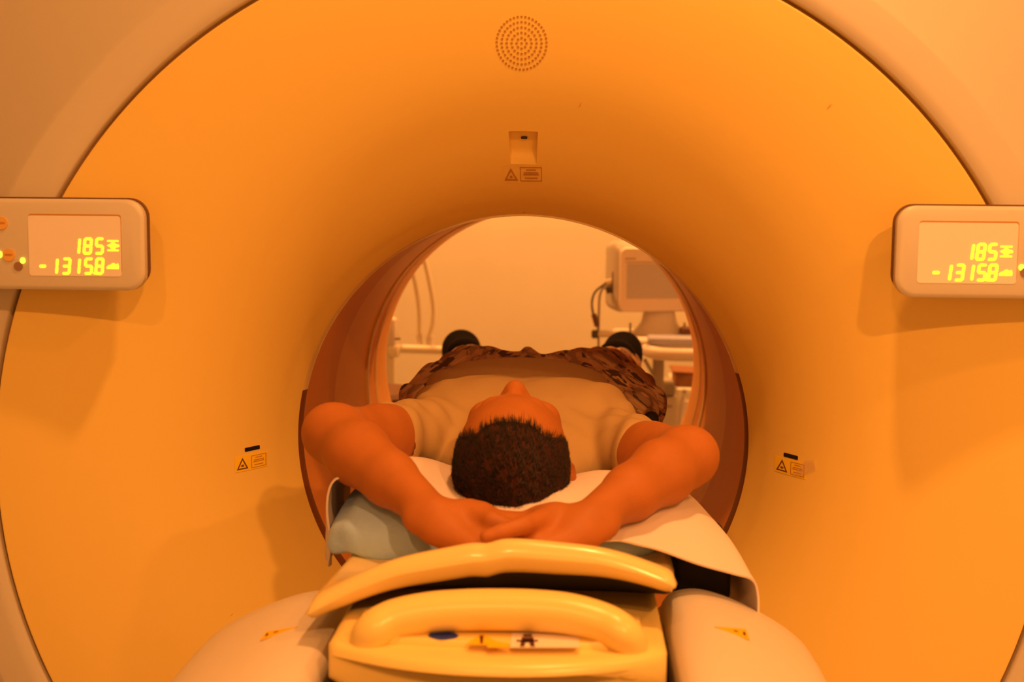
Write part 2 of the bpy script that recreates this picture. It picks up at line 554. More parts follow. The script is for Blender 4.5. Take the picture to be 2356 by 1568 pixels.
for i in range(len(prof) - 1):
    for j in range(nt_):
        inside = ia <= i < ib and (j >= ja or j < jb)
        if not inside: keep.append(Fs[i * nt_ + j])
# rolled edge at the outside and the return into the bore
n0 = len(V)
cover = mk('front_cover', V, keep, M['cream'], gantry, True, 50)
lathe('cover_edge', [(0.7725, 1.842), (0.7723, 1.828), (0.771, 1.8252), (0.769, 1.825)], M['cream'], gantry, n=NT)

# the recessed pocket
rr = [POCK[0], POCK[0]] + list(np.linspace(POCK[0] - 0.001, 0.4745, 6)) + [0.471, 0.466, 0.461, POCK[1] + 0.0008, POCK[1]]
dd = [0.0, 0.017] + [0.017] * 5 + [0.016] + [0.0135, 0.0085, 0.004, 0.0006, 0.0]
tt = [-T0, -T0 * 0.985, -T0 * 0.93] + list(np.linspace(-T0 * 0.8, T0 * 0.8, 7)) + [T0 * 0.93, T0 * 0.985, T0]
tm = [0, 0.8, 1] + [1] * 7 + [1, 0.8, 0]
V, Fs = [], []
for r, d in zip(rr, dd):
    for t, m_ in zip(tt, tm):
        V.append((r * math.sin(t + TC), fy(r) + d * m_, r * math.cos(t + TC)))
nn = len(tt)
for i in range(len(rr) - 1):
    for j in range(nn - 1): Fs.append([i * nn + j, i * nn + j + 1, (i + 1) * nn + j + 1, (i + 1) * nn + j])
rec = mk('lens_recess', V, Fs, M['cream'], gantry, True, 60)
p = Vector((0.0060, fy(0.4935) + 0.0152, 0.4935))
bm = bmesh.new(); add_box(bm, p, (0.0095, 0.004, 0.0042), 0.0015, 3)
from_bm('laser_window', bm, M['black'], rec)

# small scuffs and screw marks on the cover
def patch(name, cx, cz, pts, m, par, off=0.0006, thick=0.0004):
    """flat patch following the flare; pts in (u,v) metres around cx,cz"""
    top = [surf(cx + u, cz + v, off + thick) for u, v in pts]
    bot = [surf(cx + u, cz + v, off) for u, v in pts]
    n = len(pts)
    Fs = [list(range(n)), list(range(n, 2 * n))[::-1]] + [[i, i + n, (i + 1) % n + n, (i + 1) % n] for i in range(n)]
    bm = bmesh.new()
    vs = [bm.verts.new(q) for q in top + bot]
    for f in Fs:
        bm.faces.new([vs[i] for i in f])
    return bm
def seam_dir(px, py, Y):
    q = at(px, py, Y); return q.x, q.z
for px, py, du, dv in ((1335, 241, 0.0022, 0.004), (1908, 244, 0.0035, 0.0035), (1205, 487, 0.003, 0.001), (533, 1413, 0.002, 0.001)):
    Yg = 1.9
    for _ in range(4):
        q = at(px, py, Yg); Yg = fy(min(0.768, max(0.379, math.hypot(q.x, q.z))))
    q = at(px, py, Yg)
    bm = patch('s', q.x, q.z, [(-du, -dv), (-du * 0.4, -dv * 0.6), (du, dv), (du * 0.3, dv * 0.5)], None, None)
    from_bm('scuff_mark', bm, M['ink_soft'], cover)

# speaker grille
Yg = 1.88
for _ in range(4):
    q = at(1200, 100, Yg); Yg = fy(math.hypot(q.x, q.z))
sx, sz = q.x, q.z
parts = []
for k, cnt in enumerate((1, 8, 16, 24, 32, 41)):
    rad = k * 0.00715
    for j in range(cnt):
        a = 2 * math.pi * j / cnt + math.pi / 2
        cx, cz = sx + rad * math.cos(a), sz + rad * math.sin(a)
        parts.append(([surf(cx + 0.0019 * math.cos(b * math.pi / 4), cz + 0.0019 * math.sin(b * math.pi / 4), 0.0004) for b in range(8)]
                      + [surf(cx, cz, 0.0001)],
                     [[b, (b + 1) % 8, 8] for b in range(8)]))
V, Fs = join_geo(parts)
tag(mk('speaker_grille', V, Fs, M['hole'], gantry, smooth=False), kind='stuff')

# laser slots and warning labels
def strip_bm(pts, cx, cz, rot, off, thick):
    c_, s_ = math.cos(rot), math.sin(rot)
    return patch('p', cx, cz, [(u * c_ - v * s_, u * s_ + v * c_) for u, v in pts], None, None, off, thick)
def multi(parts_, cx, cz, rot, off, thick):
    bm = bmesh.new()
    for pts in parts_:
        b2 = strip_bm(pts, cx, cz, rot, off, thick)
        b2.verts.index_update()
        vs = [bm.verts.new(v.co) for v in b2.verts]
        for f in b2.faces: bm.faces.new([vs[v.index] for v in f.verts])
        b2.free()
    return bm
def rect(x0, x1, y0, y1, n=1):
    top = [(x0 + (x1 - x0) * i / n, y1) for i in range(n + 1)]
    bot = [(x1 - (x1 - x0) * i / n, y0) for i in range(n + 1)]
    return top + bot
def quads_rect(x0, x1, y0, y1, n=6):
    return [rect(x0 + (x1 - x0) * i / n, x0 + (x1 - x0) * (i + 1) / n, y0, y1) for i in range(n)]
def warning_label(cx, cz, w, h, rot, base, lab):
    if base: lb = from_bm('warning_label', multi(quads_rect(-w / 2, w / 2, -h / 2, h / 2, 8), cx, cz, rot, 0.0003, 0.0003), M['label'], gantry, smooth=False)
    else: lb = from_bm('warning_label', multi(quads_rect(-w / 2, w / 2, -h / 2, h / 2, 8), cx, cz, rot, 0.0003, 0.0002), M['cream'], gantry, smooth=False)
    lb['label'] = lab
    # triangle with starburst
    tw, thh = (h * 0.56, h * 0.76) if base else (h * 0.82, h * 0.70)
    x0, y0 = -w / 2 + h * 0.08, -h / 2 + h * 0.13
    A, B, Cc = (x0, y0), (x0 + tw, y0), (x0 + tw / 2, y0 + thh)
    G = ((A[0] + B[0] + Cc[0]) / 3, (A[1] + B[1] + Cc[1]) / 3)
    def ins(P, s_=0.66): return (G[0] + (P[0] - G[0]) * s_, G[1] + (P[1] - G[1]) * s_)
    tri = [[A, B, ins(B), ins(A)], [B, Cc, ins(Cc), ins(B)], [Cc, A, ins(A), ins(Cc)]]
    star = [(G[0] + h * (0.10 if k % 2 else 0.05) * math.cos(k * math.pi / 8), G[1] - h * 0.02 + h * (0.10 if k % 2 else 0.05) * math.sin(k * math.pi / 8)) for k in range(16)]
    from_bm('warning_symbol', multi(tri + [star], cx, cz, rot, 0.0008, 0.0002), M['ink_soft'] if not base else M['gasket'], lb, smooth=False)
    bx0, bx1, by0, by1 = x0 + tw + h * 0.14, w / 2 - h * 0.06, -h / 2 + h * 0.10, h / 2 - h * 0.10
    t = h * 0.035
    fr = quads_rect(bx0, bx1, by1 - t, by1) + quads_rect(bx0, bx1, by0, by0 + t) + [rect(bx0, bx0 + t, by0, by1), rect(bx1 - t, bx1, by0, by1)]
    cxx = (bx0 + bx1) / 2; bw = bx1 - bx0; bh = by1 - by0
    for fz, fw in ((0.80, 0.44), (0.60, 0.66), (0.47, 0.72), (0.22, 0.60)):
        fr += quads_rect(cxx - bw * fw / 2, cxx + bw * fw / 2, by0 + bh * (fz - 0.035), by0 + bh * (fz + 0.035), 4)
    from_bm('text_box', multi(fr, cx, cz, rot, 0.0008, 0.0002), M['ink_soft'], lb, smooth=False)
def on_flare(px, py):
    Y = 1.95
    for _ in range(8):
        q = at(px, py, Y); Y = 0.5 * Y + 0.5 * fy(min(0.768, max(0.379, math.hypot(q.x, q.z))))
    q = at(px, py, Y)
    return q.x, q.z
x, z = on_flare(1203, 400)
warning_label(x, z, 0.062, 0.026, 0.0, False, 'small triangle laser warning mark and text box printed below the lens recess')
for (px, py, sgn, lab) in ((577, 1062, 1, 'yellow laser warning sticker beside the left rim of the bore'), (1819, 1075, -1, 'yellow laser warning sticker partly under clear tape')):
    x, z = on_flare(px, py)
    warning_label(x, z, 0.0385, 0.025, 0.015 * sgn, True, lab)
for (px, py, sgn) in ((580, 1031, 1), (1820, 1049, -1)):
    x, z = on_flare(px, py)
    pts = [(-0.0115, -0.0024), (-0.0105, -0.0032), (0.0105, -0.0032), (0.0115, -0.0024), (0.0115, 0.0024), (0.0105, 0.0032), (-0.0105, 0.0032), (-0.0115, 0.0024)]
    from_bm('laser_window', strip_bm([(u_ * 0.76, v_) for u_, v_ in pts], x, z, 0.03 * sgn, 0.0002, 0.0006), M['black'], gantry, smooth=False)
x, z = on_flare(1848, 1076)
pts = [(-0.012, -0.016), (0.0, -0.0125), (0.0165, 0.002), (0.014, 0.016), (0.002, 0.012), (-0.002, 0.002)]
from_bm('clear_tape', strip_bm(pts, x, z, 0.0, 0.0014, 0.0003), mat('clear_tape', (0.85, 0.62, 0.36), 0.25, 0.4, alpha=0.22), gantry, smooth=False)

# bore interior: gap strip, rings, ribs, exit lip
LIP = [(R_RIM, Y_RIM), (0.3762, 2.107), (0.3742, 2.124), (0.3748, 2.128), (0.394, 2.131)]
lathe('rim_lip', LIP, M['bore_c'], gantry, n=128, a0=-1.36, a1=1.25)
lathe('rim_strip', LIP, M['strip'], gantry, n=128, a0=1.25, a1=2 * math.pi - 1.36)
lathe('front_ring', [(0.3940, 2.130), (0.3825, 2.138), (0.3815, 2.15), (0.3815, 2.30), (0.3815, 2.448), (0.3855, 2.452)], M['bore_a'], gantry)
lathe('bore_liner', [(0.3855, 2.45), (0.3855, 2.60), (0.3850, 2.842)], M['bore_b'], gantry)
lathe('bore_rib', [(0.3850, 2.838), (0.3815, 2.842), (0.3800, 2.850), (0.3805, 2.862), (0.3835, 2.868)], M['bore_c'], gantry)
lathe('rear_liner', [(0.3835, 2.866), (0.3835, 2.962)], M['bore_a'], gantry)
lathe('bore_rib', [(0.3835, 2.958), (0.3808, 2.962), (0.3800, 2.968), (0.3815, 2.974)], M['bore_c'], gantry)
lathe('exit_ring', [(0.3815, 2.972), (0.3812, 3.05), (0.3805, 3.11), (0.3825, 3.14), (0.395, 3.16), (0.42, 3.17), (0.48, 3.175)], M['bore_b'], gantry)

# seam and white housing
lathe('cover_seam', [(0.7715, 1.838), (0.7800, 1.838)], M['seam'], gantry, n=NT)
def housing():
    NT2 = 240
    secs = [  # (circle radius, blend to rounded box, box half x, box half z, y)
        (0.7785, 0, 1, 1, 1.842), (0.7788, 0, 1, 1, 1.826), (0.781, 0, 1, 1, 1.8225), (0.80, 0, 1, 1, 1.8215), (0.836, 0.0, 1, 1, 1.8210),
        (0.840, 0, 1, 1, 1.8215), (0.846, 0, 1, 1, 1.8245), (0.90, 0.08, 1.02, 0.98, 1.862), (0.96, 0.3, 1.06, 1.0, 1.912), (1.0, 0.75, 1.10, 0.99, 1.96),
        (1.0, 1, 1.14, 0.995, 2.04), (1.0, 1, 1.16, 0.998, 2.12), (1.0, 1, 1.16, 0.998, 3.02), (1.0, 1, 1.13, 0.99, 3.12), (0.95, 0.9, 1.06, 0.96, 3.17), (0.8, 0.2, 1, 1, 3.175), (0.47, 0, 1, 1, 3.175)]
    V, Fs = [], []
    for (cr, bl, hx, hz, y) in secs:
        for k in range(NT2):
            t = 2 * math.pi * k / NT2
            s_, c_ = math.sin(t), math.cos(t)
            n = 5.0
            rb = (abs(s_ / hx) ** n + abs(c_ / hz) ** n) ** (-1 / n)
            r = cr * (1 - bl) + rb * bl
            V.append((r * s_, y, max(-AX + 0.002, r * c_)))
    for i in range(len(secs) - 1):
        for k in range(NT2):
            Fs.append([i * NT2 + k, i * NT2 + (k + 1) % NT2, (i + 1) * NT2 + (k + 1) % NT2, (i + 1) * NT2 + k])
    mk('housing', V, Fs, M['white'], gantry, True, 60)
housing()

# control panels
SEG = {'0': 'abcdef', '1': 'bc', '2': 'abged', '3': 'abgcd', '4': 'fgbc', '5': 'afgcd', '6': 'afgedc', '7': 'abc', '8': 'abcdefg', '9': 'abfgcd', '-': 'g'}
def seg_polys(ch, x0, z0, w, h, t, sl):
    out = []
    def bar(ax, az, bx, bz):
        dx, dz = bx - ax, bz - az; L_ = math.hypot(dx, dz); dx /= L_; dz /= L_
        pts = []
        for k in range(9):
            a = math.pi / 2 + math.pi * k / 8
            pts.append((ax + (dx * math.cos(a) - dz * math.sin(a)) * t / 2, az + (dz * math.cos(a) + dx * math.sin(a)) * t / 2))
        for k in range(9):
            a = -math.pi / 2 + math.pi * k / 8
            pts.append((bx + (dx * math.cos(a) - dz * math.sin(a)) * t / 2, bz + (dz * math.cos(a) + dx * math.sin(a)) * t / 2))
        out.append([(x0 + px + pz * sl, z0 + pz) for px, pz in pts])
    g = t * 0.42
    P = {'a': (g, h, w - g, h), 'd': (g, 0, w - g, 0), 'g': (g, h / 2, w - g, h / 2), 'f': (0, h / 2 + g, 0, h - g), 'b': (w, h / 2 + g, w, h - g),
         'e': (0, g, 0, h / 2 - g), 'c': (w, g, w, h / 2 - g)}
    for s_ in SEG[ch]: bar(*P[s_])
    return out
def plate(name, polys, y, thick, m, par):
    bm = bmesh.new()
    for pts in polys:
        f = [bm.verts.new((p[0], y - thick, p[1])) for p in pts]
        b = [bm.verts.new((p[0], y, p[1])) for p in pts]
        n = len(pts)
        bm.faces.new(f); bm.faces.new(b[::-1])
        for i in range(n): bm.faces.new([f[i], b[i], b[(i + 1) % n], f[(i + 1) % n]])
    return from_bm(name, bm, m, par, smooth=False)
def rrect(x0, x1, z0, z1, r, n=8):
    pts = []
    for (cx, cz, a0) in ((x1 - r, z1 - r, 0), (x0 + r, z1 - r, 90), (x0 + r, z0 + r, 180), (x1 - r, z0 + r, 270)):
        for k in range(n + 1):
            a = math.radians(a0 + 90 * k / n)
            pts.append((cx + r * math.cos(a), cz + r * math.sin(a)))
    return pts
def loft_rr(name, rows, m, par):
    """rows: (outline, y)"""
    V, Fs = [], []
    n = len(rows[0][0])
    for o, y in rows:
        V += [(p[0], y, p[1]) for p in o]
    for i in range(len(rows) - 1):
        for k in range(n): Fs.append([i * n + k, i * n + (k + 1) % n, (i + 1) * n + (k + 1) % n, (i + 1) * n + k])
    Fs.append(list(range(n))[::-1]); Fs.append([(len(rows) - 1) * n + k for k in range(n)])
    bm = bmesh.new(); vs = [bm.verts.new(v) for v in V]
    for f in Fs: bm.faces.new([vs[i] for i in f])
    return from_bm(name, bm, m, par, angle=40)
YP = 1.752
PXM = YP / F_PX
def control_panel(x0, x1, z0, z1, scr, row1, row2, words, leds, btns):
    ys = [(0.0, 0.006), (0.0012, 0.0025), (0.0040, 0.0), (0.018, 0.0), (0.030, 0.003), (0.048, 0.006)]
    rows = [(rrect(x0 + e, x1 - e, z0 + e, z1 - e, 0.026 - e * 0.6), YP + dy) for dy, e in ys]
    pn = loft_rr('control_panel', rows, M['whitep'], gantry)
    pn['label'] = words
    loft_rr('gasket', [(rrect(x0 - 0.0016, x1 + 0.0016, z0 + 0.004, z1 + 0.0022, 0.027), YP + 0.0155), (rrect(x0 - 0.0016, x1 + 0.0016, z0 + 0.004, z1 + 0.0022, 0.027), YP + 0.024)], M['gasket'], pn)
    loft_rr('mount', [(rrect(x0 + 0.05, x1 - 0.05, z0 + 0.035, z1 - 0.02, 0.01), YP + 0.04), (rrect(x0 + 0.05, x1 - 0.05, z0 + 0.035, z1 - 0.02, 0.01), YP + 0.135)], M['greyd'], pn)
    s0, s1, t0, t1 = scr
    # thin dark plate painted as the shadow above the screen, then the bright screen
    plate('screen_shadow_line', [rrect(s0 + 0.0005, s1 + 0.0008, t0 + 0.004, t1 + 0.0022, 0.004, 4)], YP + 0.0002, 0.0004, M['ink_soft'], pn)
    plate('display_screen', [rrect(s0, s1, t0, t1, 0.004, 4)], YP + 0.0001, 0.0007, M['screen'], pn)
    yd = YP - 0.0006
    tk, sl = 0.0040, 0.10
    polys = []
    for ch, x, z, w, h in row1[:] + row2[:]:
        if ch == '.':
            polys.append([(x + 0.0018 * math.cos(a * math.pi / 5), z + 0.0018 * math.sin(a * math.pi / 5)) for a in range(10)])
        elif ch == 'I':      # couch height symbol: bars with a figure between
            polys += [rrect(x, x + w, z + h * 0.84, z + h, 0.0008, 2), rrect(x, x + w, z, z + h * 0.16, 0.0008, 2),
                      [(x - w * 0.04, z + h * 0.5), (x + w * 0.25, z + h * 0.66), (x + w * 0.5, z + h * 0.86), (x + w * 0.75, z + h * 0.66), (x + w * 1.05, z + h * 0.58),
                       (x + w * 1.05, z + h * 0.4), (x + w * 0.72, z + h * 0.32), (x + w * 0.62, z + h * 0.1), (x + w * 0.38, z + h * 0.1), (x + w * 0.28, z + h * 0.34)]]
        elif ch == 'T':      # lying figure symbol
            polys += [[(x, z), (x + w, z), (x + w * 1.02, z + h * 0.5), (x + w * 0.94, z + h), (x + w * 0.86, z + h * 0.8), (x + w * 0.74, z + h * 0.8), (x + w * 0.62, z + h),
                       (x + w * 0.45, z + h * 0.95), (x + w * 0.3, z + h * 0.7), (x + w * 0.12, z + h * 0.6), (x - w * 0.04, z + h * 0.3)]]
        else:
            polys += seg_polys(ch, x, z, w, h, tk * (1.15 if ch == '-' else 1), sl)
    plate('lit_digits', polys, yd, 0.0004, M['digit'], pn)
    for (x, z, r) in leds:
        plate('indicator_light', [[(x + r * math.cos(a * math.pi / 8), z + r * 1.15 * math.sin(a * math.pi / 8)) for a in range(16)]], YP + 0.0002, 0.0016, M['led'], pn)
    for (x, z, r, mm) in btns:
        plate('button', [[(x + r * math.cos(a * math.pi / 10), z + r * math.sin(a * math.pi / 10)) for a in range(20)]], YP + 0.0002, 0.0022, M[mm], pn)
        if mm == 'btn':
            plate('button_mark', [rrect(x - r * 0.6, x + r * 0.6, z - r * 0.12, z + r * 0.16, 0.0004, 2)], YP - 0.0020, 0.0003, M['ink_soft'], pn)
    return pn
def pp(px, py):
    q = at(px, py, YP); return q.x, q.z
def rows_for(ox, oy1, oy2):
    """positions of the read-out; ox: pixel x of the '8' left edge of row one"""
    h = 34 * PXM; w = 15.5 * PXM
    def ch(c, px, py, ww=w, hh=h):
        x, z = pp(px, py); return (c, x, z, ww, hh)
    r1 = [ch('1', ox - 27, oy1), ch('8', ox, oy1), ch('5', ox + 27, oy1), ch('I', ox + 54, oy1 - 5, 27 * PXM, 26 * PXM)]
    r2 = [ch('-', ox - 103, oy2, 15 * PXM), ch('1', ox - 78, oy2), ch('3', ox - 49, oy2), ch('1', ox - 27, oy2), ch('5', ox + 2, oy2), ch('.', ox + 24.5, oy2), ch('8', ox + 27, oy2),
          ch('T', ox + 53, oy2 - 10, 28 * PXM, 14 * PXM)]
    return r1, r2
x1, zt = pp(328, 459); _, zb = pp(250, 668)
s0, t1 = pp(64, 495); s1, t0 = pp(280, 636)
r1, r2 = rows_for(193.5, 582.5, 628.5)
b1x, b1z = pp(4, 513); b2x, b2z = pp(21, 586); b3x, b3z = pp(43, 612)
l1x, l1z = pp(52.5, 599); l2x, l2z = pp(-1, 585)
control_panel(x1 - 0.30, x1, zb, zt, (s0, s1, t0, t1), r1, r2, 'control panel with buttons left of the screen on the left of the scanner',
              [(l1x, l1z, 0.0036), (l2x, l2z, 0.0042)], [(b1x, b1z, 0.0090, 'btn'), (b2x, b2z, 0.0088, 'btn'), (b3x, b3z, 0.0062, 'btn_dark')])
x0, zt = pp(2068, 472); _, zb = pp(2140, 684)
s0, t1 = pp(2115, 511); s1, t0 = pp(2337, 653)
r1, r2 = rows_for(2246, 596.5, 644)
b3x, b3z = pp(2358, 626); l1x, l1z = pp(2350, 615)
control_panel(x0, x0 + 0.30, zb, zt, (s0, s1, t0, t1), r1, r2, 'control panel with screen at its inner end on the right of the scanner',
              [(l1x, l1z, 0.0036)], [(b3x, b3z, 0.0062, 'btn_dark')])

# ------------------------------------------------------------------ patient table
OFF = Vector((0.006, 0, 0.031))
table = thing('patient_table', (0, 1.3, -AX - 0.031), 'cream patient couch with arched end handle and white side covers', 'patient table')
PZ = -0.113
HWP = 0.184
# pallet: a tray running from the handle end through the bore
def pallet():
    outline = []
    N = 64
    def front(x):      # bowed front edge
        return 1.272 + 0.055 * (abs(x) / HWP) ** 2.2
    rows = []
    V, Fs = [], []
    # cross rows along y, each a closed loop
    ysecs = [0.0, 0.003, 0.007, 0.014, 0.05, 0.2, 0.6, 1.4, 2.1]
    top_r = 0.010
    for iy, dy in enumerate(ysecs):
        inset = [0.012, 0.0055, 0.002, 0, 0, 0, 0, 0, 0][iy]
        loop = []
        xs = np.linspace(-HWP + inset * 0.4, HWP - inset * 0.4, N)
        for x in xs:
            fr = max(0, 1 - dy / 0.2) if dy < 0.2 else 0
            y = 1.272 + dy + 0.055 * (abs(x) / HWP) ** 2.2 * fr
            e = HWP - abs(x)
            z = PZ - inset - max(0, 0.006 - e) * 0.8
            loop.append((x, y, z))
        for x in xs[::-1]:
            fr = max(0, 1 - dy / 0.2) if dy < 0.2 else 0
            y = 1.272 + dy + 0.055 * (abs(x) / HWP) ** 2.2 * fr
            z = PZ - 0.062 + 0.02 * (abs(x) / HWP) ** 3 + inset
            loop.append((x, y, z))
        V += loop
    n = 2 * N
    for i in range(len(ysecs) - 1):
        for k in range(n): Fs.append([i * n + k, i * n + (k + 1) % n, (i + 1) * n + (k + 1) % n, (i + 1) * n + k])
    Fs.append(list(range(n))[::-1]); Fs.append([(len(ysecs) - 1) * n + k for k in range(n)])
    bm = bmesh.new(); vs = [bm.verts.new(v) for v in V]
    for f in Fs: bm.faces.new([vs[i] for i in f])
    return from_bm('pallet', bm, M['pallet'], table, angle=40)
pal = pallet()
# raised plate the handle stands on
PT = PZ + 0.008
V, Fs = [], []
N = 40
def plate_y(u): return 1.334 - 0.012 * (1 - u * u), 1.42
for i in range(N + 1):
    u = -1 + 2 * i / N
    x = 0.158 * u
    y0_, y1_ = plate_y(u)
    V += [(x, y0_ - 0.001, PZ - 0.001), (x, y0_, PT - 0.0012), (x, y0_ + 0.0012, PT), (x, y1_, PT), (x, y1_, PZ - 0.001)]
for i in range(N):
    for k in range(4): Fs.append([i * 5 + k, i * 5 + k + 1, (i + 1) * 5 + k + 1, (i + 1) * 5 + k])
Fs.append([0, 4, 3, 2, 1]); Fs.append([N * 5 + k for k in range(5)])
bm = bmesh.new(); vs = [bm.verts.new(v) for v in V]
for f in Fs: bm.faces.new([vs[i] for i in f])
from_bm('handle_plate', bm, M['pallet'], table, angle=40)
# arched handle
hp = [at(848, 1478, 1.338) - Vector((0, 0, 0.03)), at(847, 1478, 1.336), at(862, 1449, 1.335), at(905, 1425, 1.345), at(985, 1409, 1.353), at(1070, 1403, 1.357), at(1150, 1402, 1.358),
      at(1230, 1404, 1.357), at(1310, 1412, 1.353), at(1385, 1432, 1.345), at(1428, 1455, 1.335), at(1447, 1482, 1.336), at(1446, 1482, 1.338) - Vector((0, 0, 0.03))]
hpath = catmull(hp, 6)
hr = [0.0195 + 0.0035 * math.sin(math.pi * i / (len(hpath) - 1)) for i in range(len(hpath))]
tube('handle', hpath, hr, M['pallet'], table, sides=20)
# stickers lying on the pallet under the handle
def flat_poly(name, pts, m, par, z=PT, thick=0.0006):
    bm = bmesh.new()
    f = [bm.verts.new((p[0], p[1], z + thick)) for p in pts]; b = [bm.verts.new((p[0], p[1], z)) for p in pts]
    n = len(pts); bm.faces.new(f); bm.faces.new(b[::-1])
    for i in range(n): bm.faces.new([f[i], b[i], b[(i + 1) % n], f[(i + 1) % n]])
    return from_bm(name, bm, m, par, smooth=False)
def on_pal(px, py):
    d = CROT @ Vector(((px - W_PX / 2) / F_PX, -(py - H_PX / 2) / F_PX, -1.0))
    t = (PT + OFF.z - (CAM.z - AX)) / d.z
    return (CAM.x + d.x * t - OFF.x, d.y * t)
def gp(pts): return [on_pal(*p) for p in pts]
st = flat_poly('sticker_sheet', gp([(1178, 1456), (1330, 1456), (1334, 1489), (1174, 1489)]), M['paper'], table)
xc_ = on_pal(1017, 1472)[0]; yc_ = on_pal(1017, 1462)[1]
flat_poly('blue_sign', [(xc_ + 0.0165 * math.cos(a * math.pi / 12), yc_ + 0.0125 * math.sin(a * math.pi / 12)) for a in range(24)], M['bluesign'], table)
ys_ = flat_poly('yellow_sign', gp([(1072, 1482), (1122, 1483), (1121, 1489), (1172, 1489), (1172, 1480), (1140, 1475), (1109, 1457)]), M['yellow'], table)
flat_poly('warning_mark', gp([(1103, 1463), (1113, 1463), (1111, 1481), (1105, 1481)]), M['ink'], ys_, PT + 0.0006, 0.0004)
figs = [[(1188, 1473), (1238, 1473), (1238, 1477), (1188, 1477)], [(1200, 1467), (1228, 1467), (1228, 1479), (1200, 1479)], [(1198, 1478), (1209, 1478), (1207, 1488), (1196, 1488)],
        [(1218, 1478), (1229, 1478), (1231, 1488), (1220, 1488)], [(1204, 1460), (1224, 1460), (1224, 1465), (1204, 1465)]]
bm = bmesh.new()
for pts in figs:
    q = gp(pts)
    f = [bm.verts.new((p[0], p[1], PT + 0.0012)) for p in q]; b = [bm.verts.new((p[0], p[1], PT + 0.0006)) for p in q]
    bm.faces.new(f); bm.faces.new(b[::-1])
    for i in range(4): bm.faces.new([f[i], b[i], b[(i + 1) % 4], f[(i + 1) % 4]])
from_bm('person_sign', bm, M['ink'], st, smooth=False)

# white side covers (rounded humps either side of the pallet) and the pedestal below
def side_cover(s):
    prof = [(0.197, -0.42), (0.197, -0.19), (0.198, -0.155), (0.203, -0.141), (0.215, -0.131), (0.240, -0.127), (0.270, -0.133), (0.305, -0.147), (0.345, -0.168), (0.378, -0.193),
            (0.398, -0.222), (0.416, -0.262), (0.430, -0.32), (0.436, -0.42)]
    pc = catmull(prof, 4)
    ys = [0.86, 0.90, 1.0, 1.15, 1.3, 1.45, 1.56, 1.61, 1.632, 1.64]
    dr = [0.05, 0.025, 0.016, 0.010, 0.004, 0.0, 0.0, 0.002, 0.009, 0.03]
    V, Fs = [], []
    n = len(pc)
    for y, d in zip(ys, dr):
        for (x, z) in pc:
            z = z - (0.014 if s < 0 else 0)
            V.append((s * (x + (0.02 if s < 0 else 0) * (x - 0.19) / 0.24 - d * 0.2 * (x - 0.19) / 0.24), y, z - d * (1 if z > -0.4 else 0)))
    for i in range(len(ys) - 1):
        for k in range(n - 1): Fs.append([i * n + k, i * n + k + 1, (i + 1) * n + k + 1, (i + 1) * n + k])
        Fs.append([i * n + n - 1, i * n, (i + 1) * n, (i + 1) * n + n - 1])
    Fs.append(list(range(n))[::-1]); Fs.append([(len(ys) - 1) * n + k for k in range(n)])
    bm = bmesh.new(); vs = [bm.verts.new(v) for v in V]
    for f in Fs: bm.faces.new([vs[i] for i in f])
    o = from_bm('side_cover', bm, M['cover'], table, angle=45)
    def top_z(x): return float(np.interp(abs(x) - (0.02 if s < 0 else 0) * (abs(x) - 0.19) / 0.24, pc[pc[:, 0].argsort()][:, 0], pc[pc[:, 0].argsort()][:, 1])) - (0.014 if s < 0 else 0)
    # yellow triangle sticker lying on the slope
    if s > 0: tri = [(0.268, 1.545), (0.300, 1.475), (0.302, 1.508)]; tri = [at(1643, 1443, 1.52), at(1724, 1474, 1.50), at(1715, 1449, 1.52)]
    else: tri = [at(686, 1443, 1.52), at(600, 1474, 1.50), at(614, 1455, 1.52)]
    def proj(q):
        # slide along the view ray until on the cover
        for _ in range(30):
            zt_ = top_z(q.x)
            dv = (q + UP + OFF) - CAM
            q = q + dv.normalized() * ((q.z - zt_) * 1.6)
        return q
    T = [proj(q) for q in tri]
    def lift(q, d): return q + Vector((s * 0.3, -0.1, 0.95)).normalized() * d
    def tri_plate(nm, Q, mm, par, lo, hi):
        V = [lift(q, hi) for q in Q] + [lift(q, lo) for q in Q]
        n_ = len(Q)
        return mk(nm, V, [list(range(n_)), list(range(n_, 2 * n_))[::-1]] + [[i, i + n_, (i + 1) % n_ + n_, (i + 1) % n_] for i in range(n_)], mm, par, False)
    stk = tri_plate('warning_sticker', T, M['yellow'], o, 0.0008, 0.0018)
    def bl(a, b, c_): return T[0] * a + T[1] * b + T[2] * c_
    tri_plate('warning_mark', [bl(0.16, 0.52, 0.32), bl(0.10, 0.72, 0.18), bl(0.06, 0.36, 0.58), bl(0.12, 0.28, 0.60)], M['ink'], stk, 0.0018, 0.0022)
    tri_plate('warning_mark', [bl(0.42, 0.32, 0.26), bl(0.30, 0.40, 0.30), bl(0.30, 0.28, 0.42), bl(0.42, 0.22, 0.36)], M['ink'], stk, 0.0018, 0.0022)
    return o
side_cover(1); side_cover(-1)
bm = bmesh.new(); add_box(bm, (0.254, 1.71, -0.120), (0.076, 0.12, 0.085), 0.012, 3); from_bm('dark_side_block', bm, M['dark'], table)  # plain dark box between the mattress and the hanging sheet
bm = bmesh.new(); add_box(bm, (0, 1.25, -0.29), (0.395, 0.76, 0.20), 0.02, 3)
from_bm('carriage', bm, M['dark'], table)
bm = bmesh.new(); add_box(bm, (0, 1.22, -0.675), (0.62, 0.70, 0.63), 0.05, 4); from_bm('pedestal', bm, M['white'], table)
bm = bmesh.new(); add_box(bm, (0, 1.22, -1.0015), (0.76, 0.90, 0.055), 0.02, 3); from_bm('base_plate', bm, M['greyd'], table)

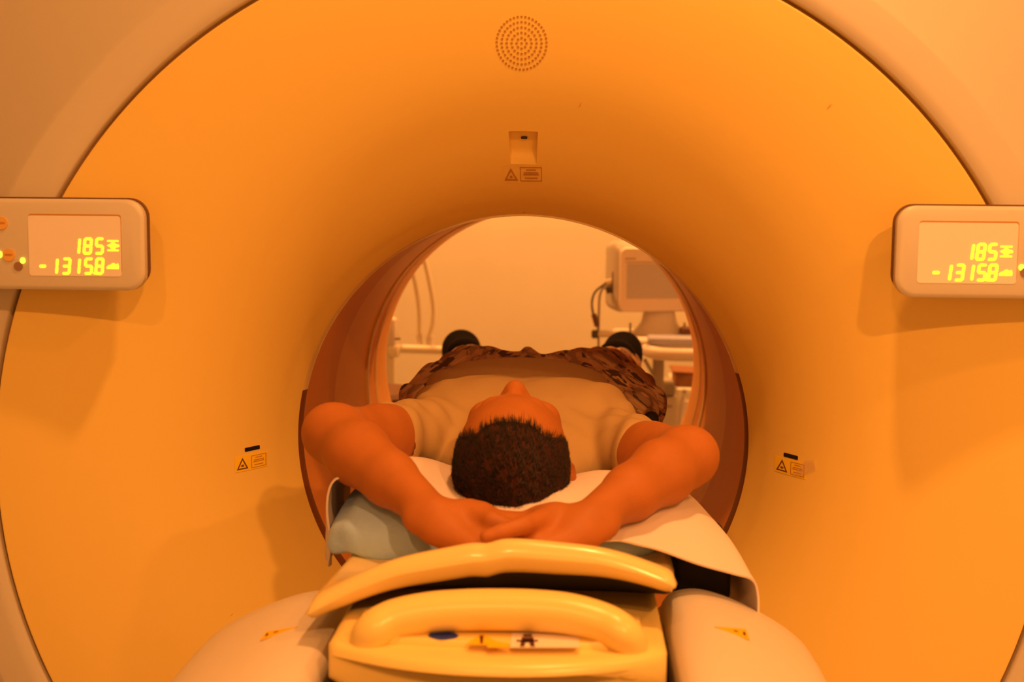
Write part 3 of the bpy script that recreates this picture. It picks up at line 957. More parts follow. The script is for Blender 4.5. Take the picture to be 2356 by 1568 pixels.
# ------------------------------------------------------------------ mattress with its bowed-up end
def mattress():
    HW = 0.212; TOP = -0.094; TH = 0.0185
    y0, y1 = 1.405, 3.30
    ys = list(np.linspace(0, 0.20, 34)) + list(np.linspace(0.21, y1 - y0, 26))
    NX = 72
    V, Fs = [], []
    def arch(x, y):
        t = 1 - (y - y0) / 0.145
        t = min(1, max(0, t)); s_ = t * t * (3 - 2 * t)
        u = x / HW
        tilt = 0.022 * u + 0.010
        a = (1 - abs(u) ** 2.1) * 0.047
        wr = 0.0035 * math.exp(-((x + 0.005) / 0.012) ** 2) * -1 + 0.0014 * math.sin(46 * x + 1.0) * max(0, 1 - abs(u) ** 2)
        return s_ * (a + tilt + 0.008 + wr)
    rings = []
    for j, dy in enumerate(ys):
        y = y0 + dy
        endr = max(0.0, 1 - dy / 0.024)
        th_e = TH + 0.0235 * max(0.0, 1 - dy / 0.12)
        hh = th_e / 2 * math.sqrt(max(0.0, 1 - endr ** 2)) + 0.0008
        loop = []
        for side in (1, -1):
            rng_ = range(NX + 1) if side == 1 else range(NX, -1, -1)
            for i in rng_:
                u = -1 + 2 * i / NX
                x = HW * u * (1 - 0.010 * endr)
                edge = max(0.0, (abs(u) - 0.94) / 0.06)
                h2 = hh * (1 - 0.45 * u * u * max(0.0, 1 - dy / 0.12)) * math.sqrt(max(0.0, 1 - edge ** 2)) + 0.0005
                zc = TOP - TH / 2 + arch(x, y)
                loop.append((x - 0.013 * max(0, 1 - dy / 0.2), y + 0.016 * (1 - abs(u) ** 2) * 0 - 0.010 * (abs(u) ** 3) * max(0, 1 - dy / 0.1), zc + side * h2))
        rings.append(loop)
    n = len(rings[0])
    for l in rings: V += l
    for i in range(len(rings) - 1):
        for k in range(n): Fs.append([i * n + k, i * n + (k + 1) % n, (i + 1) * n + (k + 1) % n, (i + 1) * n + k])
    Fs.append(list(range(n))[::-1]); Fs.append([(len(rings) - 1) * n + k for k in range(n)])
    bm = bmesh.new(); vs = [bm.verts.new(v) for v in V]
    for f in Fs: bm.faces.new([vs[i] for i in f])
    bmesh.ops.remove_doubles(bm, verts=bm.verts, dist=0.00005)
    o = from_bm('couch_mattress', bm, M['vinyl'], None, angle=60)
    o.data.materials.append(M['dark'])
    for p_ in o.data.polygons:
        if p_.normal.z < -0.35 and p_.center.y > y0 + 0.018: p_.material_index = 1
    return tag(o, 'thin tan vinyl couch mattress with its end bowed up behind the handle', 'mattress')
mattress()

# ------------------------------------------------------------------ pillow and sheet
def pillow():
    F = Field(ar(-0.29, 0.30, 0.004), ar(1.52, 1.90, 0.004), ar(-0.12, 0.04, 0.004))
    def fn(x, y, z):
        u = (x + 0.020) / 0.226; v = (y - 1.700 - 0.03 * np.clip(x / 0.2, 0, 1)) / 0.125
        h = np.clip(1 - np.abs(u) ** 5.0, 0, 1) ** 0.5 * np.clip(1 - np.abs(v) ** 2.6, 0, 1) ** 0.55
        dip = 0.022 * np.exp(-((x / 0.10) ** 2)) * np.exp(-((y - 1.69) / 0.13) ** 2) + 0.036 * np.clip((x - 0.02) / 0.14, 0, 1)
        top = -0.088 + 0.076 * h - dip * h
        bot = -0.0935 + 0.0 * h
        wr = 0.0022 * np.sin(38 * x + 22 * y) * np.sin(31 * z + 17 * x) + 0.0016 * np.sin(80 * x - 40 * y + 60 * z)
        d = np.maximum(z - top, bot - z) * 0.6
        d2 = (np.sqrt(np.abs(u) ** 4 + np.abs(v) ** 4) - 1) * 0.09
        return np.maximum(d, d2) + wr
    F.add(fn, (-0.29, 1.52, -0.12), (0.30, 1.90, 0.04), 0.004)
    F.blur(3)
    V, Q = F.mesh()
    o = mk('pillow', V, Q, M['pillow'])
    return tag(o, 'blue-grey pillow under the patient\'s head and arms', 'pillow')
pillow()

def sheet():
    # rows of control points running across the couch: (x, y, z)
    front = [(-0.250, 1.668, -0.128), (-0.2475, 1.655, -0.085), (-0.2465, 1.645, -0.040), (-0.236, 1.640, -0.004), (-0.205, 1.634, 0.004), (-0.150, 1.615, -0.006), (-0.090, 1.575, -0.036),
             (-0.030, 1.545, -0.057), (0.020, 1.535, -0.060), (0.070, 1.535, -0.056), (0.120, 1.548, -0.052), (0.175, 1.562, -0.062), (0.240, 1.572, -0.086), (0.285, 1.585, -0.101), (0.312, 1.595, -0.112),
             (0.3195, 1.60, -0.135), (0.3185, 1.602, -0.175), (0.314, 1.603, -0.215)]
    mid = [(-0.252, 1.70, -0.118), (-0.250, 1.70, -0.075), (-0.249, 1.70, -0.035), (-0.238, 1.70, -0.003), (-0.195, 1.69, 0.004), (-0.140, 1.685, 0.000), (-0.085, 1.67, -0.016),
           (-0.030, 1.625, -0.016), (0.020, 1.620, -0.018), (0.070, 1.635, -0.013), (0.120, 1.665, -0.020), (0.180, 1.67, -0.026), (0.235, 1.675, -0.045), (0.272, 1.68, -0.066), (0.296, 1.685, -0.088),
           (0.306, 1.685, -0.120), (0.307, 1.685, -0.165), (0.304, 1.685, -0.205)]
    back = [(-0.252, 1.76, -0.115), (-0.250, 1.76, -0.075), (-0.248, 1.76, -0.040), (-0.235, 1.77, -0.008), (-0.190, 1.77, 0.002), (-0.140, 1.77, 0.000), (-0.085, 1.77, -0.016),
            (-0.030, 1.77, -0.030), (0.020, 1.77, -0.032), (0.070, 1.77, -0.024), (0.120, 1.77, -0.014), (0.180, 1.775, -0.020), (0.230, 1.78, -0.036), (0.262, 1.78, -0.060), (0.282, 1.78, -0.088),
            (0.290, 1.78, -0.125), (0.290, 1.78, -0.165), (0.288, 1.78, -0.20)]
    far = [(a, b + 0.075, min(c, 0.0) - 0.012) for a, b, c in back]
    rows = [catmull(r, 8) for r in (front, mid, back, far)]
    grid = []
    for j in range(len(rows[0])):
        grid.append(catmull([r[j] for r in rows], 10))
    G = np.array(grid)                       # across, along, 3
    A, B = G.shape[:2]
    aa = np.linspace(0, 1, A)[:, None]; bb = np.linspace(0, 1, B)[None, :]
    # soft creases radiating from under the head, and hem ripples on the hanging side
    G[:, :, 2] += 0.0034 * np.sin(aa * 95 + bb * 9) * np.exp(-((aa - 0.50) / 0.10) ** 2) * (1 - bb * 0.6) * (0.6 + 0.8 * np.sin(aa * 41 + 1))
    G[:, :, 2] += 0.0060 * np.exp(-((G[:, :, 0] - 0.028) / 0.010) ** 2) * np.exp(-((bb) / 0.5) ** 2) - 0.0065 * np.exp(-((G[:, :, 0] - 0.008) / 0.009) ** 2) * np.exp(-(bb / 0.5) ** 2)
    hang = np.clip((0.14 - aa) / 0.10, 0, 1)
    G[:, :, 0] += hang * 0.0045 * np.sin(bb * 26 + aa * 20)
    G[:, :, 0] += np.clip((aa - 0.86) / 0.14, 0, 1) * 0.004 * np.sin(bb * 14 + 1.2)
    th_ = 0.0016
    # hem: small rolled double edge along the front
    V = []
    Nn = np.cross(np.gradient(G, axis=0), np.gradient(G, axis=1))
    Nn /= np.linalg.norm(Nn, axis=2)[:, :, None] + 1e-9
    hem = np.where(np.arange(B)[None, :, None] < 2, 1.7, 1.0)
    top = G + Nn * th_ / 2 * hem; bot = G - Nn * th_ / 2 * hem
    V = np.concatenate([top.reshape(-1, 3), bot.reshape(-1, 3)])
    o = A * B
    Q = []
    for i in range(A - 1):
        for j in range(B - 1):
            a, b, c_, d = i * B + j, i * B + j + 1, (i + 1) * B + j + 1, (i + 1) * B + j
            Q.append([a, d, c_, b]); Q.append([a + o, b + o, c_ + o, d + o])
    for i in range(A - 1):
        for j in (0, B - 1): Q.append([i * B + j, (i + 1) * B + j, (i + 1) * B + j + o, i * B + j + o])
    for j in range(B - 1):
        for i in (0, A - 1): Q.append([i * B + j, i * B + j + 1, i * B + j + 1 + o, i * B + j + o])
    bm = bmesh.new(); vs = [bm.verts.new(v) for v in V]
    for f in Q: bm.faces.new([vs[i] for i in f])
    ob = from_bm('white_sheet', bm, M['sheet'], None, angle=70)
    return tag(ob, 'white cotton sheet draped over the pillow, hanging off the couch', 'sheet')
sheet()

# ------------------------------------------------------------------ the patient
HC = np.array([-0.003, 1.700, 0.006])          # centre of the skull
HA = np.array([0.0765, 0.105, 0.097])
SL, EL, WL = np.array([-0.150, 1.965, -0.006]), np.array(at(768, 997, 1.72)), np.array(at(1003, 1186, 1.525))
SR, ER, WR = np.array([0.152, 1.965, -0.022]), np.array(at(1580, 1050, 1.72)), np.array(at(1348, 1198, 1.525))
person = None

def hand(F, W, E, s):
    """palm-up hand; s=+1 for the hand whose fingers point to +x"""
    W = np.array(W) + np.array([0, 0, -0.006])
    f = np.array([s * 0.88, -0.36, -0.11]); f /= np.linalg.norm(f)
    up = np.array([-s * 0.05, -0.42, 0.90])
    up -= f * (up @ f); up /= np.linalg.norm(up)
    lat = np.cross(up, f) * s                      # towards the thumb side (head side)
    if lat[1] < 0: lat = -lat
    def P(a, b, c_): return W + f * a + lat * b + up * c_
    # wrist and palm
    F.cap(P(-0.02, 0, 0), P(0.015, 0.0, 0.0), 0.0235, 0.027, 0.015, sq=(up, 0.80))
    F.cap(P(0.010, 0.002, -0.002), P(0.075, 0.012, -0.006), 0.031, 0.036, 0.016, sq=(up, 0.42))
    F.cap(P(0.012, -0.014, 0.0), P(0.070, -0.026, -0.003), 0.017, 0.013, 0.014)       # hypothenar
    F.cap(P(0.012, 0.016, 0.0), P(0.048, 0.032, 0.0), 0.0155, 0.0145, 0.014)       # thenar
    # fingers: bases across the palm, curled gently
    lens = [0.056, 0.064, 0.060, 0.048]
    for i, L_ in enumerate(lens):
        b = 0.032 - 0.0195 * i
        base = P(0.070 if i != 3 else 0.062, b, -0.006)
        d = f * 1.0 + lat * (0.10 - 0.08 * i) + up * (-0.03)
        d /= np.linalg.norm(d)
        r = [0.0088, 0.0082, 0.0074, 0.0064]
        if i == 3: r = [q * 0.88 for q in r]
        p0 = base; segs = [0.46, 0.30, 0.24]; bend = [0.0, 0.10, 0.20]
        for q, (sg, bd) in enumerate(zip(segs, bend)):
            dd_ = d * math.cos(bd) + up * math.sin(bd)
            p1 = p0 + dd_ * L_ * sg
            F.cap(p0, p1, r[q], r[q + 1], 0.009 if q == 0 else 0.003)
            p0 = p1
    return P

def build_body():
    ys = np.concatenate([ar(1.385, 1.90, 0.0026), ar(1.906, 2.10, 0.005), ar(2.11, 3.42, 0.010)])
    F = Field(ar(-0.335, 0.32, 0.0028), ys, ar(-0.135, 0.150, 0.0028))
    # torso and legs (under the clothes)
    F.loft([(1.93, 0, 0.13, -0.045, 0.05), (2.0, 0, 0.165, -0.03, 0.065), (2.15, 0, 0.165, -0.02, 0.075), (2.35, 0, 0.155, -0.02, 0.075), (2.55, 0, 0.165, -0.025, 0.065)], 2.2, 0.02)
    for s in (-1, 1):
        F.cap((s * 0.09, 2.50, -0.03), (s * 0.15, 2.88, -0.04), 0.062, 0.045, 0.03)
        F.cap((s * 0.15, 2.88, -0.04), (s * 0.195, 3.20, -0.055), 0.045, 0.030, 0.02)
        F.cap((s * 0.195, 3.20, -0.055), (s * 0.197, 3.25, -0.055), 0.030, 0.028, 0.02)
    # shoulders and arms
    for S, E, W, s in ((SL, EL, WL, 1), (SR, ER, WR, -1)):
        F.cap((S[0] * 0.5, 1.99, -0.04), S, 0.055, 0.058, 0.03)
        F.cap(S, S + (E - S) * 0.55, 0.050, 0.044, 0.02)
        F.cap(S + (E - S) * 0.45, E, 0.044, 0.038, 0.02)
        # elbow point
        out = (E - (S + W) / 2); out /= np.linalg.norm(out)
        F.cap(E + out * 0.002, E + out * 0.010, 0.030, 0.024, 0.02)
        # forearm: muscle belly then taper to a flat wrist
        A = E + (W - E) * 0.26; B = E + (W - E) * 0.58; D_ = E + (W - E) * 0.97
        F.cap(E, A, 0.0385, 0.0415, 0.02)
        F.cap(A, B, 0.0415, 0.035, 0.015)
        F.cap(B, D_, 0.035, 0.0225, 0.012)
    PL = hand(F, WL, EL, 1)
    PR = hand(F, WR, ER, -1)
    # thumbs: the right-hand one crosses over the other palm
    th1 = [PR(0.030, 0.028, 0.002), np.array(at(1205, 1208, 1.475)), np.array(at(1152, 1224, 1.462)), np.array(at(1118, 1234, 1.456))]
    rr_ = [0.0150, 0.0115, 0.0100, 0.0082]
    for i in range(3): F.cap(th1[i], th1[i + 1], rr_[i], rr_[i + 1], 0.012 if i == 0 else 0.0025)
    th2 = [PL(0.030, 0.028, 0.0), np.array(at(1130, 1196, 1.502)), np.array(at(1172, 1212, 1.496)), np.array(at(1200, 1228, 1.492))]
    for i in range(3): F.cap(th2[i], th2[i + 1], rr_[i], rr_[i + 1], 0.012 if i == 0 else 0.0025)
    # neck and head
    F.ell(HC + (0, 0.034, 0.028), (0.0715, 0.075, 0.064), 0.01)
    F.cap((0, 1.775, -0.022), (0, 1.93, -0.045), 0.054, 0.060, 0.02)
    F.ell(HC, HA, 0.01)
    F.ell(HC + (0, 0.030, -0.015), (0.071, 0.085, 0.075), 0.02)
    F.ell(HC + (0, 0.085, 0.026), (0.058, 0.068, 0.054), 0.03)           # face
    F.cap(HC + (-0.028, 0.030, 0.078), HC + (0.028, 0.030, 0.078), 0.013, 0.013, 0.012)   # brow
    F.cap(HC + (-0.040, 0.120, 0.025), HC + (0, 0.142, 0.058), 0.024, 0.020, 0.02)        # jaw
    F.cap(HC + (0.040, 0.120, 0.025), HC + (0, 0.142, 0.058), 0.024, 0.020, 0.02)
    F.ell(HC + (0, 0.138, 0.066), (0.020, 0.018, 0.018), 0.014)          # chin
    for s in (-1, 1):
        F.ell(HC + (s * 0.033, 0.046, 0.076), (0.0165, 0.011, 0.013), 0.006, op='s')      # eye sockets
        F.ell(HC + (s * 0.042, 0.068, 0.062), (0.018, 0.020, 0.014), 0.02)                 # cheek
        F.ell(HC + (s * 0.0815, 0.050, -0.020), (0.008, 0.030, 0.019), 0.006)              # ears
        F.ell(HC + (s * 0.0865, 0.046, -0.012), (0.004, 0.018, 0.010), 0.004, op='s')
        F.ell(HC + (s * 0.0125, 0.084, 0.086), (0.0085, 0.009, 0.0085), 0.006)             # nostril wing
    F.cap(HC + (0, 0.038, 0.076), HC + (0, 0.082, 0.096), 0.0085, 0.0125, 0.010)          # nose
    F.ell(HC + (0, 0.086, 0.095), (0.0125, 0.011, 0.011), 0.008)
    F.cap(HC + (-0.018, 0.108, 0.072), HC + (0.018, 0.108, 0.072), 0.007, 0.007, 0.008)   # upper lip
    F.cap(HC + (-0.015, 0.119, 0.072), HC + (0.015, 0.119, 0.072), 0.007, 0.007, 0.006)
    F.cap(HC + (-0.022, 0.1135, 0.081), HC + (0.022, 0.1135, 0.081), 0.0022, 0.0022, 0.003, op='s')
    F.blur(1)
    F.D = np.maximum(F.D, (-0.0935 - F.z)[None, None, :])
    V, Q = F.mesh()
    o = mk('person', V, Q, M['skin'])
    return tag(o, 'short-haired patient in tan shirt and camouflage trousers lying with hands behind the head', 'person')
person = build_body()

# closed eyelids are part of the body; eyebrows are hair
for s in (-1, 1):
    pts = catmull([HC + (s * 0.014, 0.040, 0.087), HC + (s * 0.030, 0.038, 0.085), HC + (s * 0.040, 0.041, 0.080)], 6)
    o = tube('eyebrow', pts, [0.002 + 0.0022 * math.sin(math.pi * (i + 1) / (len(pts) + 1)) for i in range(len(pts))], M['hair'], person, 8)
    V, Fs = [], []
    c_ = HC + (s * 0.032, 0.047, 0.0665)
    bm = bmesh.new(); bmesh.ops.create_uvsphere(bm, u_segments=16, v_segments=10, radius=0.0115)
    for v in bm.verts: v.co = Vector(v.co) + Vector(c_)
    from_bm('eye', bm, M['eye'], person)

def hair():
    u_ = np.array([0, 0.468, 0.884])
    def limit(q, jit=0.0):
        # q: normalised skull coordinates; returns > 0 where hair grows
        line = 0.335 + 0.055 * np.cos(q[..., 0] * 3.0) - 0.075 * np.exp(-((np.abs(q[..., 0]) - 0.60) / 0.14) ** 2) + 0.05 * np.exp(-((np.abs(q[..., 0]) - 0.92) / 0.10) ** 2)
        return np.minimum(line - (q @ u_) + jit, 0.62 - q[..., 1] + 0 * jit)
    # base cap
    th = np.linspace(0, math.pi, 110); ph = np.linspace(0, 2 * math.pi, 221)[:-1]
    T, Pp = np.meshgrid(th, ph, indexing='ij')
    q = np.stack([np.sin(T) * np.cos(Pp), -np.cos(T), np.sin(T) * np.sin(Pp)], -1)
    n = q / HA; n /= np.linalg.norm(n, axis=-1)[..., None]
    lim = limit(q)
    off = 0.0030 * np.clip(lim / 0.10, -0.5, 1)
    Pt = HC + q * HA + n * off[..., None]
    Vv = Pt.reshape(-1, 3)
    a, b = T.shape
    Fs = []
    L_ = lim
    for i in range(a - 1):
        for j in range(b):
            j2 = (j + 1) % b
            if max(L_[i, j], L_[i + 1, j], L_[i, j2], L_[i + 1, j2]) > -0.012:
                Fs.append([i * b + j, i * b + j2, (i + 1) * b + j2, (i + 1) * b + j])
    cap = mk('hair', Vv, Fs, M['scalp'], person)
    cap['label'] = 'short dark brown hair'
    # strands
    N = 15000
    d = rng.normal(size=(N * 2, 3)); d /= np.linalg.norm(d, axis=1)[:, None]
    lm = limit(d, rng.normal(size=len(d)) * 0.028)
    d = d[(lm > 0) & (d[:, 1] < 0.75)][:N]
    n = d / HA; n /= np.linalg.norm(n, axis=1)[:, None]
    base = HC + d * HA + n * 0.001
    crown = np.array([0.12, -0.55, -0.82])
    flow = d - crown * 1.0
    flow -= n * np.sum(flow * n, 1)[:, None]
    flow /= np.linalg.norm(flow, axis=1)[:, None] + 1e-6
    # clumps: common wobble from low-frequency noise
    wob = np.stack([np.sin(d[:, 1] * 17 + d[:, 0] * 29), np.cos(d[:, 0] * 31 + d[:, 2] * 13), np.sin(d[:, 2] * 27 + d[:, 0] * 19)], 1)
    flow = flow + 0.10 * wob + 0.12 * rng.normal(size=flow.shape)
    top = np.clip(-d[:, 1], 0, 1)
    Ln = (0.007 + 0.007 * top) * rng.uniform(0.7, 1.25, len(d))
    mid = base + (n * 0.50 + flow * 0.70) * Ln[:, None] * 0.5
    tip = mid + (n * 0.25 + flow * 0.9) * Ln[:, None] * 0.6
    t1 = np.cross(n, flow); t1 /= np.linalg.norm(t1, axis=1)[:, None] + 1e-6
    r0, r1 = 0.00042, 0.00034
    V = np.zeros((len(d), 7, 3))
    for k in range(3):
        a_ = 2 * math.pi * k / 3
        o_ = t1 * math.cos(a_) + n * math.sin(a_)
        V[:, k] = base + o_ * r0; V[:, 3 + k] = mid + o_ * r1
    V[:, 6] = tip
    tri = []
    for k in range(3):
        k2 = (k + 1) % 3
        tri += [[k, k2, 3 + k2], [k, 3 + k2, 3 + k], [3 + k, 3 + k2, 6]]
    tri = np.array(tri)
    Fq = (np.arange(len(d))[:, None, None] * 7 + tri[None]).reshape(-1, 3)
    st_ = mk('hair_strands', V.reshape(-1, 3), Fq, M['hair'], cap)
    st_['kind'] = 'stuff'
hair()

def wrinkle(F, fn):
    X, Y, Z = F.x[:, None, None], F.y[None, :, None], F.z[None, None, :]
    F.D += fn(X, Y, Z).astype(np.float32)

def shirt():
    F = Field(ar(-0.29, 0.29, 0.0032), ar(1.83, 2.46, 0.0036), ar(-0.125, 0.125, 0.0032))
    F.loft([(1.855, 0, 0.085, -0.045, 0.045), (1.885, 0, 0.125, -0.042, 0.058), (1.93, 0, 0.165, -0.036, 0.070), (2.0, -0.002, 0.186, -0.027, 0.083), (2.08, -0.006, 0.194, -0.020, 0.090),
            (2.2, -0.014, 0.194, -0.016, 0.090), (2.33, -0.020, 0.188, -0.011, 0.092), (2.40, -0.020, 0.182, -0.014, 0.088), (2.45, -0.018, 0.178, -0.016, 0.080)], 2.35, 0.02)
    for s in (-1, 1):
        F.ell((s * 0.085, 2.085, 0.035), (0.085, 0.085, 0.034), 0.03)
    for S, E in ((SL, EL), (SR, ER)):
        ax = E - S; Ls = np.linalg.norm(ax); ax /= Ls
        end = S + ax * Ls * 0.47
        def fn(x, y, z, S=S, ax=ax, end=end):
            p = [x - S[0], y - S[1], z - S[2]]
            t = p[0] * ax[0] + p[1] * ax[1] + p[2] * ax[2]
            q = np.sqrt(np.maximum(p[0] ** 2 + p[1] ** 2 + p[2] ** 2 - t * t, 0))
            d = q - (0.066 - 0.13 * np.clip(t, 0, 0.2))
            te = (x - end[0]) * ax[0] + (y - end[1]) * ax[1] + (z - end[2]) * ax[2]
            # stitched hem ridge close to the opening
            d = d - 0.0016 * (np.abs(te + 0.012) < 0.009)
            return np.maximum(np.maximum(d, te), -0.07 - t)
        lo = np.minimum(S, end) - 0.08; hi = np.maximum(S, end) + 0.08
        F.add(fn, lo, hi, 0.012)
    def w(x, y, z):
        a = 0.0022 * np.sin(70 * x + 16 * np.sin(9 * y + 2)) * np.exp(-((y - 1.98) / 0.14) ** 2)
        side = np.exp(-((np.abs(x) - 0.17) / 0.05) ** 2)
        b = 0.0030 * side * np.sin(115 * x * np.sign(x) - 45 * y + 30 * z)
        c_ = 0.0030 * np.exp(-((x + 0.01) / 0.02) ** 2) * np.exp(-((y - 2.13) / 0.06) ** 2)
        return a + b + c_
    wrinkle(F, w)
    F.blur(2)
    F.D = np.maximum(F.D, (-0.0935 - F.z)[None, None, :])
    V, Q = F.mesh()
    o = mk('shirt', V, Q, M['shirt'], person)
    o['label'] = 'plain tan short-sleeved T-shirt'
    # sleeve and shoulder seams as thin raised stitching
    return o
shirt()

def trousers():
    F = Field(ar(-0.30, 0.30, 0.0042), ar(2.27, 3.27, 0.0055), ar(-0.125, 0.115, 0.0042))
    F.loft([(2.28, 0.004, 0.225, -0.028, 0.068), (2.34, 0.004, 0.238, -0.024, 0.078), (2.46, 0, 0.248, -0.018, 0.085), (2.54, 0.0, 0.245, -0.022, 0.088), (2.62, 0, 0.235, -0.03, 0.082), (2.70, 0, 0.21, -0.04, 0.06)], 2.6, 0.03)
    for s in (-1, 1):
        F.cap((s * 0.115, 2.55, -0.022), (s * 0.155, 2.90, -0.036), 0.094, 0.070, 0.03)
        F.cap((s * 0.155, 2.90, -0.036), (s * 0.202, 3.24, -0.056), 0.070, 0.052, 0.02)
    # fly ridge
    F.cap((-0.01, 2.48, 0.052), (-0.02, 2.62, 0.056), 0.018, 0.014, 0.02)
    # pocket openings
    pr, pl = at(1492, 968, 2.285), at(938, 935, 2.31)
    F.cap(pr + Vector((0.008, -0.012, 0.012)), pr + Vector((0.006, 0.06, -0.02)), 0.020, 0.016, 0.004, op='s')
    F.cap(pl + Vector((-0.006, -0.012, 0.010)), pl + Vector((0.0, 0.05, -0.01)), 0.015, 0.012, 0.004, op='s')
    def w(x, y, z):
        ax = np.abs(x)
        return 0.0045 * np.sin(52 * ax + 38 * y + 20 * z) * np.exp(-((ax - 0.17) / 0.08) ** 2) + 0.003 * np.sin(30 * y - 70 * ax + 25 * z) + 0.0022 * np.sin(95 * y + 40 * x)
    wrinkle(F, w)
    F.blur(2)
    F.D = np.maximum(F.D, (-0.0935 - F.z)[None, None, :])
    V, Q = F.mesh()
    o = mk('trousers', V, Q, M['camo'], person)
    o['label'] = 'brown camouflage trousers'
    for q, r in ((pr, 0.017), (pl, 0.013)):
        bm = bmesh.new(); bmesh.ops.create_uvsphere(bm, u_segments=14, v_segments=9, radius=1)
        for v in bm.verts: v.co = Vector((v.co.x * r, v.co.y * r * 1.6, v.co.z * r)) + q + Vector((0.004 * (1 if q.x > 0 else -1), 0.034, -0.002))
        from_bm('pocket_lining', bm, M['lining'], o)
trousers()

def boot(s, toe, heel):
    toe, heel = np.array(toe), np.array(heel)
    mid = (toe + heel) / 2
    lo = np.minimum(toe, heel) - 0.09; hi = np.maximum(toe, heel) + 0.09
    lo[1] -= 0.09; 
    F = Field(ar(lo[0], hi[0], 0.004), ar(lo[1], hi[1], 0.004), ar(max(lo[2], -0.135), hi[2], 0.004))
    d = toe - heel; d /= np.linalg.norm(d)
    ank = heel + np.array([0, -0.085, 0.035])
    F.cap(heel + np.array([0, -0.015, 0.01]), heel + (toe - heel) * 0.5, 0.036, 0.042, 0.02)
    F.cap(heel + (toe - heel) * 0.5 + np.array([0, -0.012, 0]), toe - d * 0.045 , 0.048, 0.051, 0.02)
    F.cap(heel + np.array([0, -0.015, 0.01]), ank, 0.036, 0.044, 0.02)
    F.cap(heel + (toe - heel) * 0.55 + np.array([0, -0.02, 0]), ank, 0.036, 0.042, 0.03)
    F.blur(1)
    V, Q = F.mesh()
    b = mk('boot', V, Q, M['boot'], person)
    b['label'] = 'dark suede boot, toe pointing up'
    # sole: outline plate behind the foot
    n_ = np.cross(d, np.array([1.0, 0, 0])); n_ /= np.linalg.norm(n_)
    if n_[1] < 0: n_ = -n_
    lat = np.cross(n_, d)
    L_ = np.linalg.norm(toe - heel)
    prof = [(0.0, -0.034, 0.034), (0.25, -0.036, 0.036), (0.5, -0.039, 0.038), (0.75, -0.048, 0.047), (0.9, -0.046, 0.045), (1.0, -0.034, 0.033)]
    out = []
    for t, a, c_ in prof: out.append((t * L_, c_))
    arc0 = [(L_ + 0.022 * math.sin(math.pi * k / 8), 0.033 * math.cos(math.pi * k / 8)) for k in range(1, 8)]
    out += arc0
    for t, a, c_ in prof[::-1]: out.append((t * L_, a))
    out += [(-0.02 * math.sin(math.pi * k / 8), -0.034 * math.cos(math.pi * k / 8)) for k in range(1, 8)]
    rows = []
    V = []
    for off, sc in ((0.022, 0.97), (0.026, 1.03), (0.046, 1.03), (0.050, 0.98)):
        for (u, v) in out:
            V.append(mid + d * ((u - L_ / 2) * sc) + lat * v * sc + n_ * off)
    n = len(out); Fs = []
    for i in range(3):
        for k in range(n): Fs.append([i * n + k, i * n + (k + 1) % n, (i + 1) * n + (k + 1) % n, (i + 1) * n + k])
    Fs.append(list(range(n))[::-1]); Fs.append([3 * n + k for k in range(n)])
    mk('sole', V, Fs, M['sole'], b, True, 50)
boot(-1, at(1053, 778, 3.40), (-0.198, 3.30, -0.060))
boot(1, at(1444, 782, 3.40), (0.188, 3.30, -0.060))

# ------------------------------------------------------------------ equipment behind the scanner
OFF = Vector((0, 0, 0))
def shape_prism(name, outline_xy_z, y0, y1, m, par, bev=0.0):
    bm = bmesh.new()
    f = [bm.verts.new((p[0], y0, p[1])) for p in outline_xy_z]; b = [bm.verts.new((p[0], y1, p[1])) for p in outline_xy_z]
    n = len(f)
    bm.faces.new(f[::-1]); bm.faces.new(b)
    for i in range(n): bm.faces.new([f[i], f[(i + 1) % n], b[(i + 1) % n], b[i]])
    if bev:
        bmesh.ops.bevel(bm, geom=list(bm.edges), offset=bev, segments=3, profile=0.5, affect='EDGES')
    return from_bm(name, bm, m, par)

YC = 3.85
PM = YC / F_PX
def q2(px, py, Y=YC): return at(px, py, Y)
cart_c = q2(1520, 800)
cart = thing('equipment_cart', (cart_c.x, YC + 0.1, -AX), 'white wheeled equipment cart behind the scanner, with tray and column', 'cart')
tz = q2(1520, 785).z
bm = bmesh.new(); add_box(bm, (cart_c.x + 0.04, YC + 0.08, tz), (0.36, 0.34, 0.030), 0.012, 3); from_bm('tray', bm, M['grey'], cart)
tzl = q2(1540, 812, YC - 0.12).z
pts = catmull([(cart_c.x - 0.05, YC - 0.02, tz - 0.015), (cart_c.x - 0.045, YC - 0.10, tzl + 0.004), (cart_c.x + 0.0, YC - 0.15, tzl), (cart_c.x + 0.12, YC - 0.155, tzl), (cart_c.x + 0.19, YC - 0.12, tzl), (cart_c.x + 0.21, YC - 0.02, tz - 0.015)], 6)
tube('front_rail', pts, 0.019, M['grey'], cart, 12)
k0 = q2(1548, 782, YC - 0.08)
bm = bmesh.new(); add_box(bm, (k0.x + 0.01, YC - 0.07, k0.z), (0.17, 0.10, 0.022), 0.009, 3); from_bm('hand_rest', bm, M['bluegrey'], cart)
k1 = q2(1535, 775, YC - 0.02)
bm = bmesh.new(); add_box(bm, (k1.x, YC - 0.01, tz + 0.016), (0.035, 0.02, 0.004), 0.0015, 2); from_bm('keypad_button', bm, mat('teal_button', (0.35, 0.45, 0.42)), cart)
ca = q2(1372, 768)
tube('side_arm', catmull([(cart_c.x - 0.10, YC + 0.02, tz), (ca.x + 0.05, YC, ca.z + 0.0), (ca.x, YC, ca.z)], 6), 0.011, M['grey'], cart, 10)
bm = bmesh.new(); add_box(bm, (ca.x - 0.004, YC, ca.z), (0.022, 0.026, 0.026), 0.006, 2); from_bm('arm_clip', bm, M['cable'], cart)
c0 = q2(1519, 860)
bm = bmesh.new(); add_box(bm, (c0.x, YC + 0.1, (tz - 0.88) / 2 - 0.0), (0.034, 0.06, tz + 0.88), 0.008, 2); from_bm('column', bm, M['greyd'], cart)
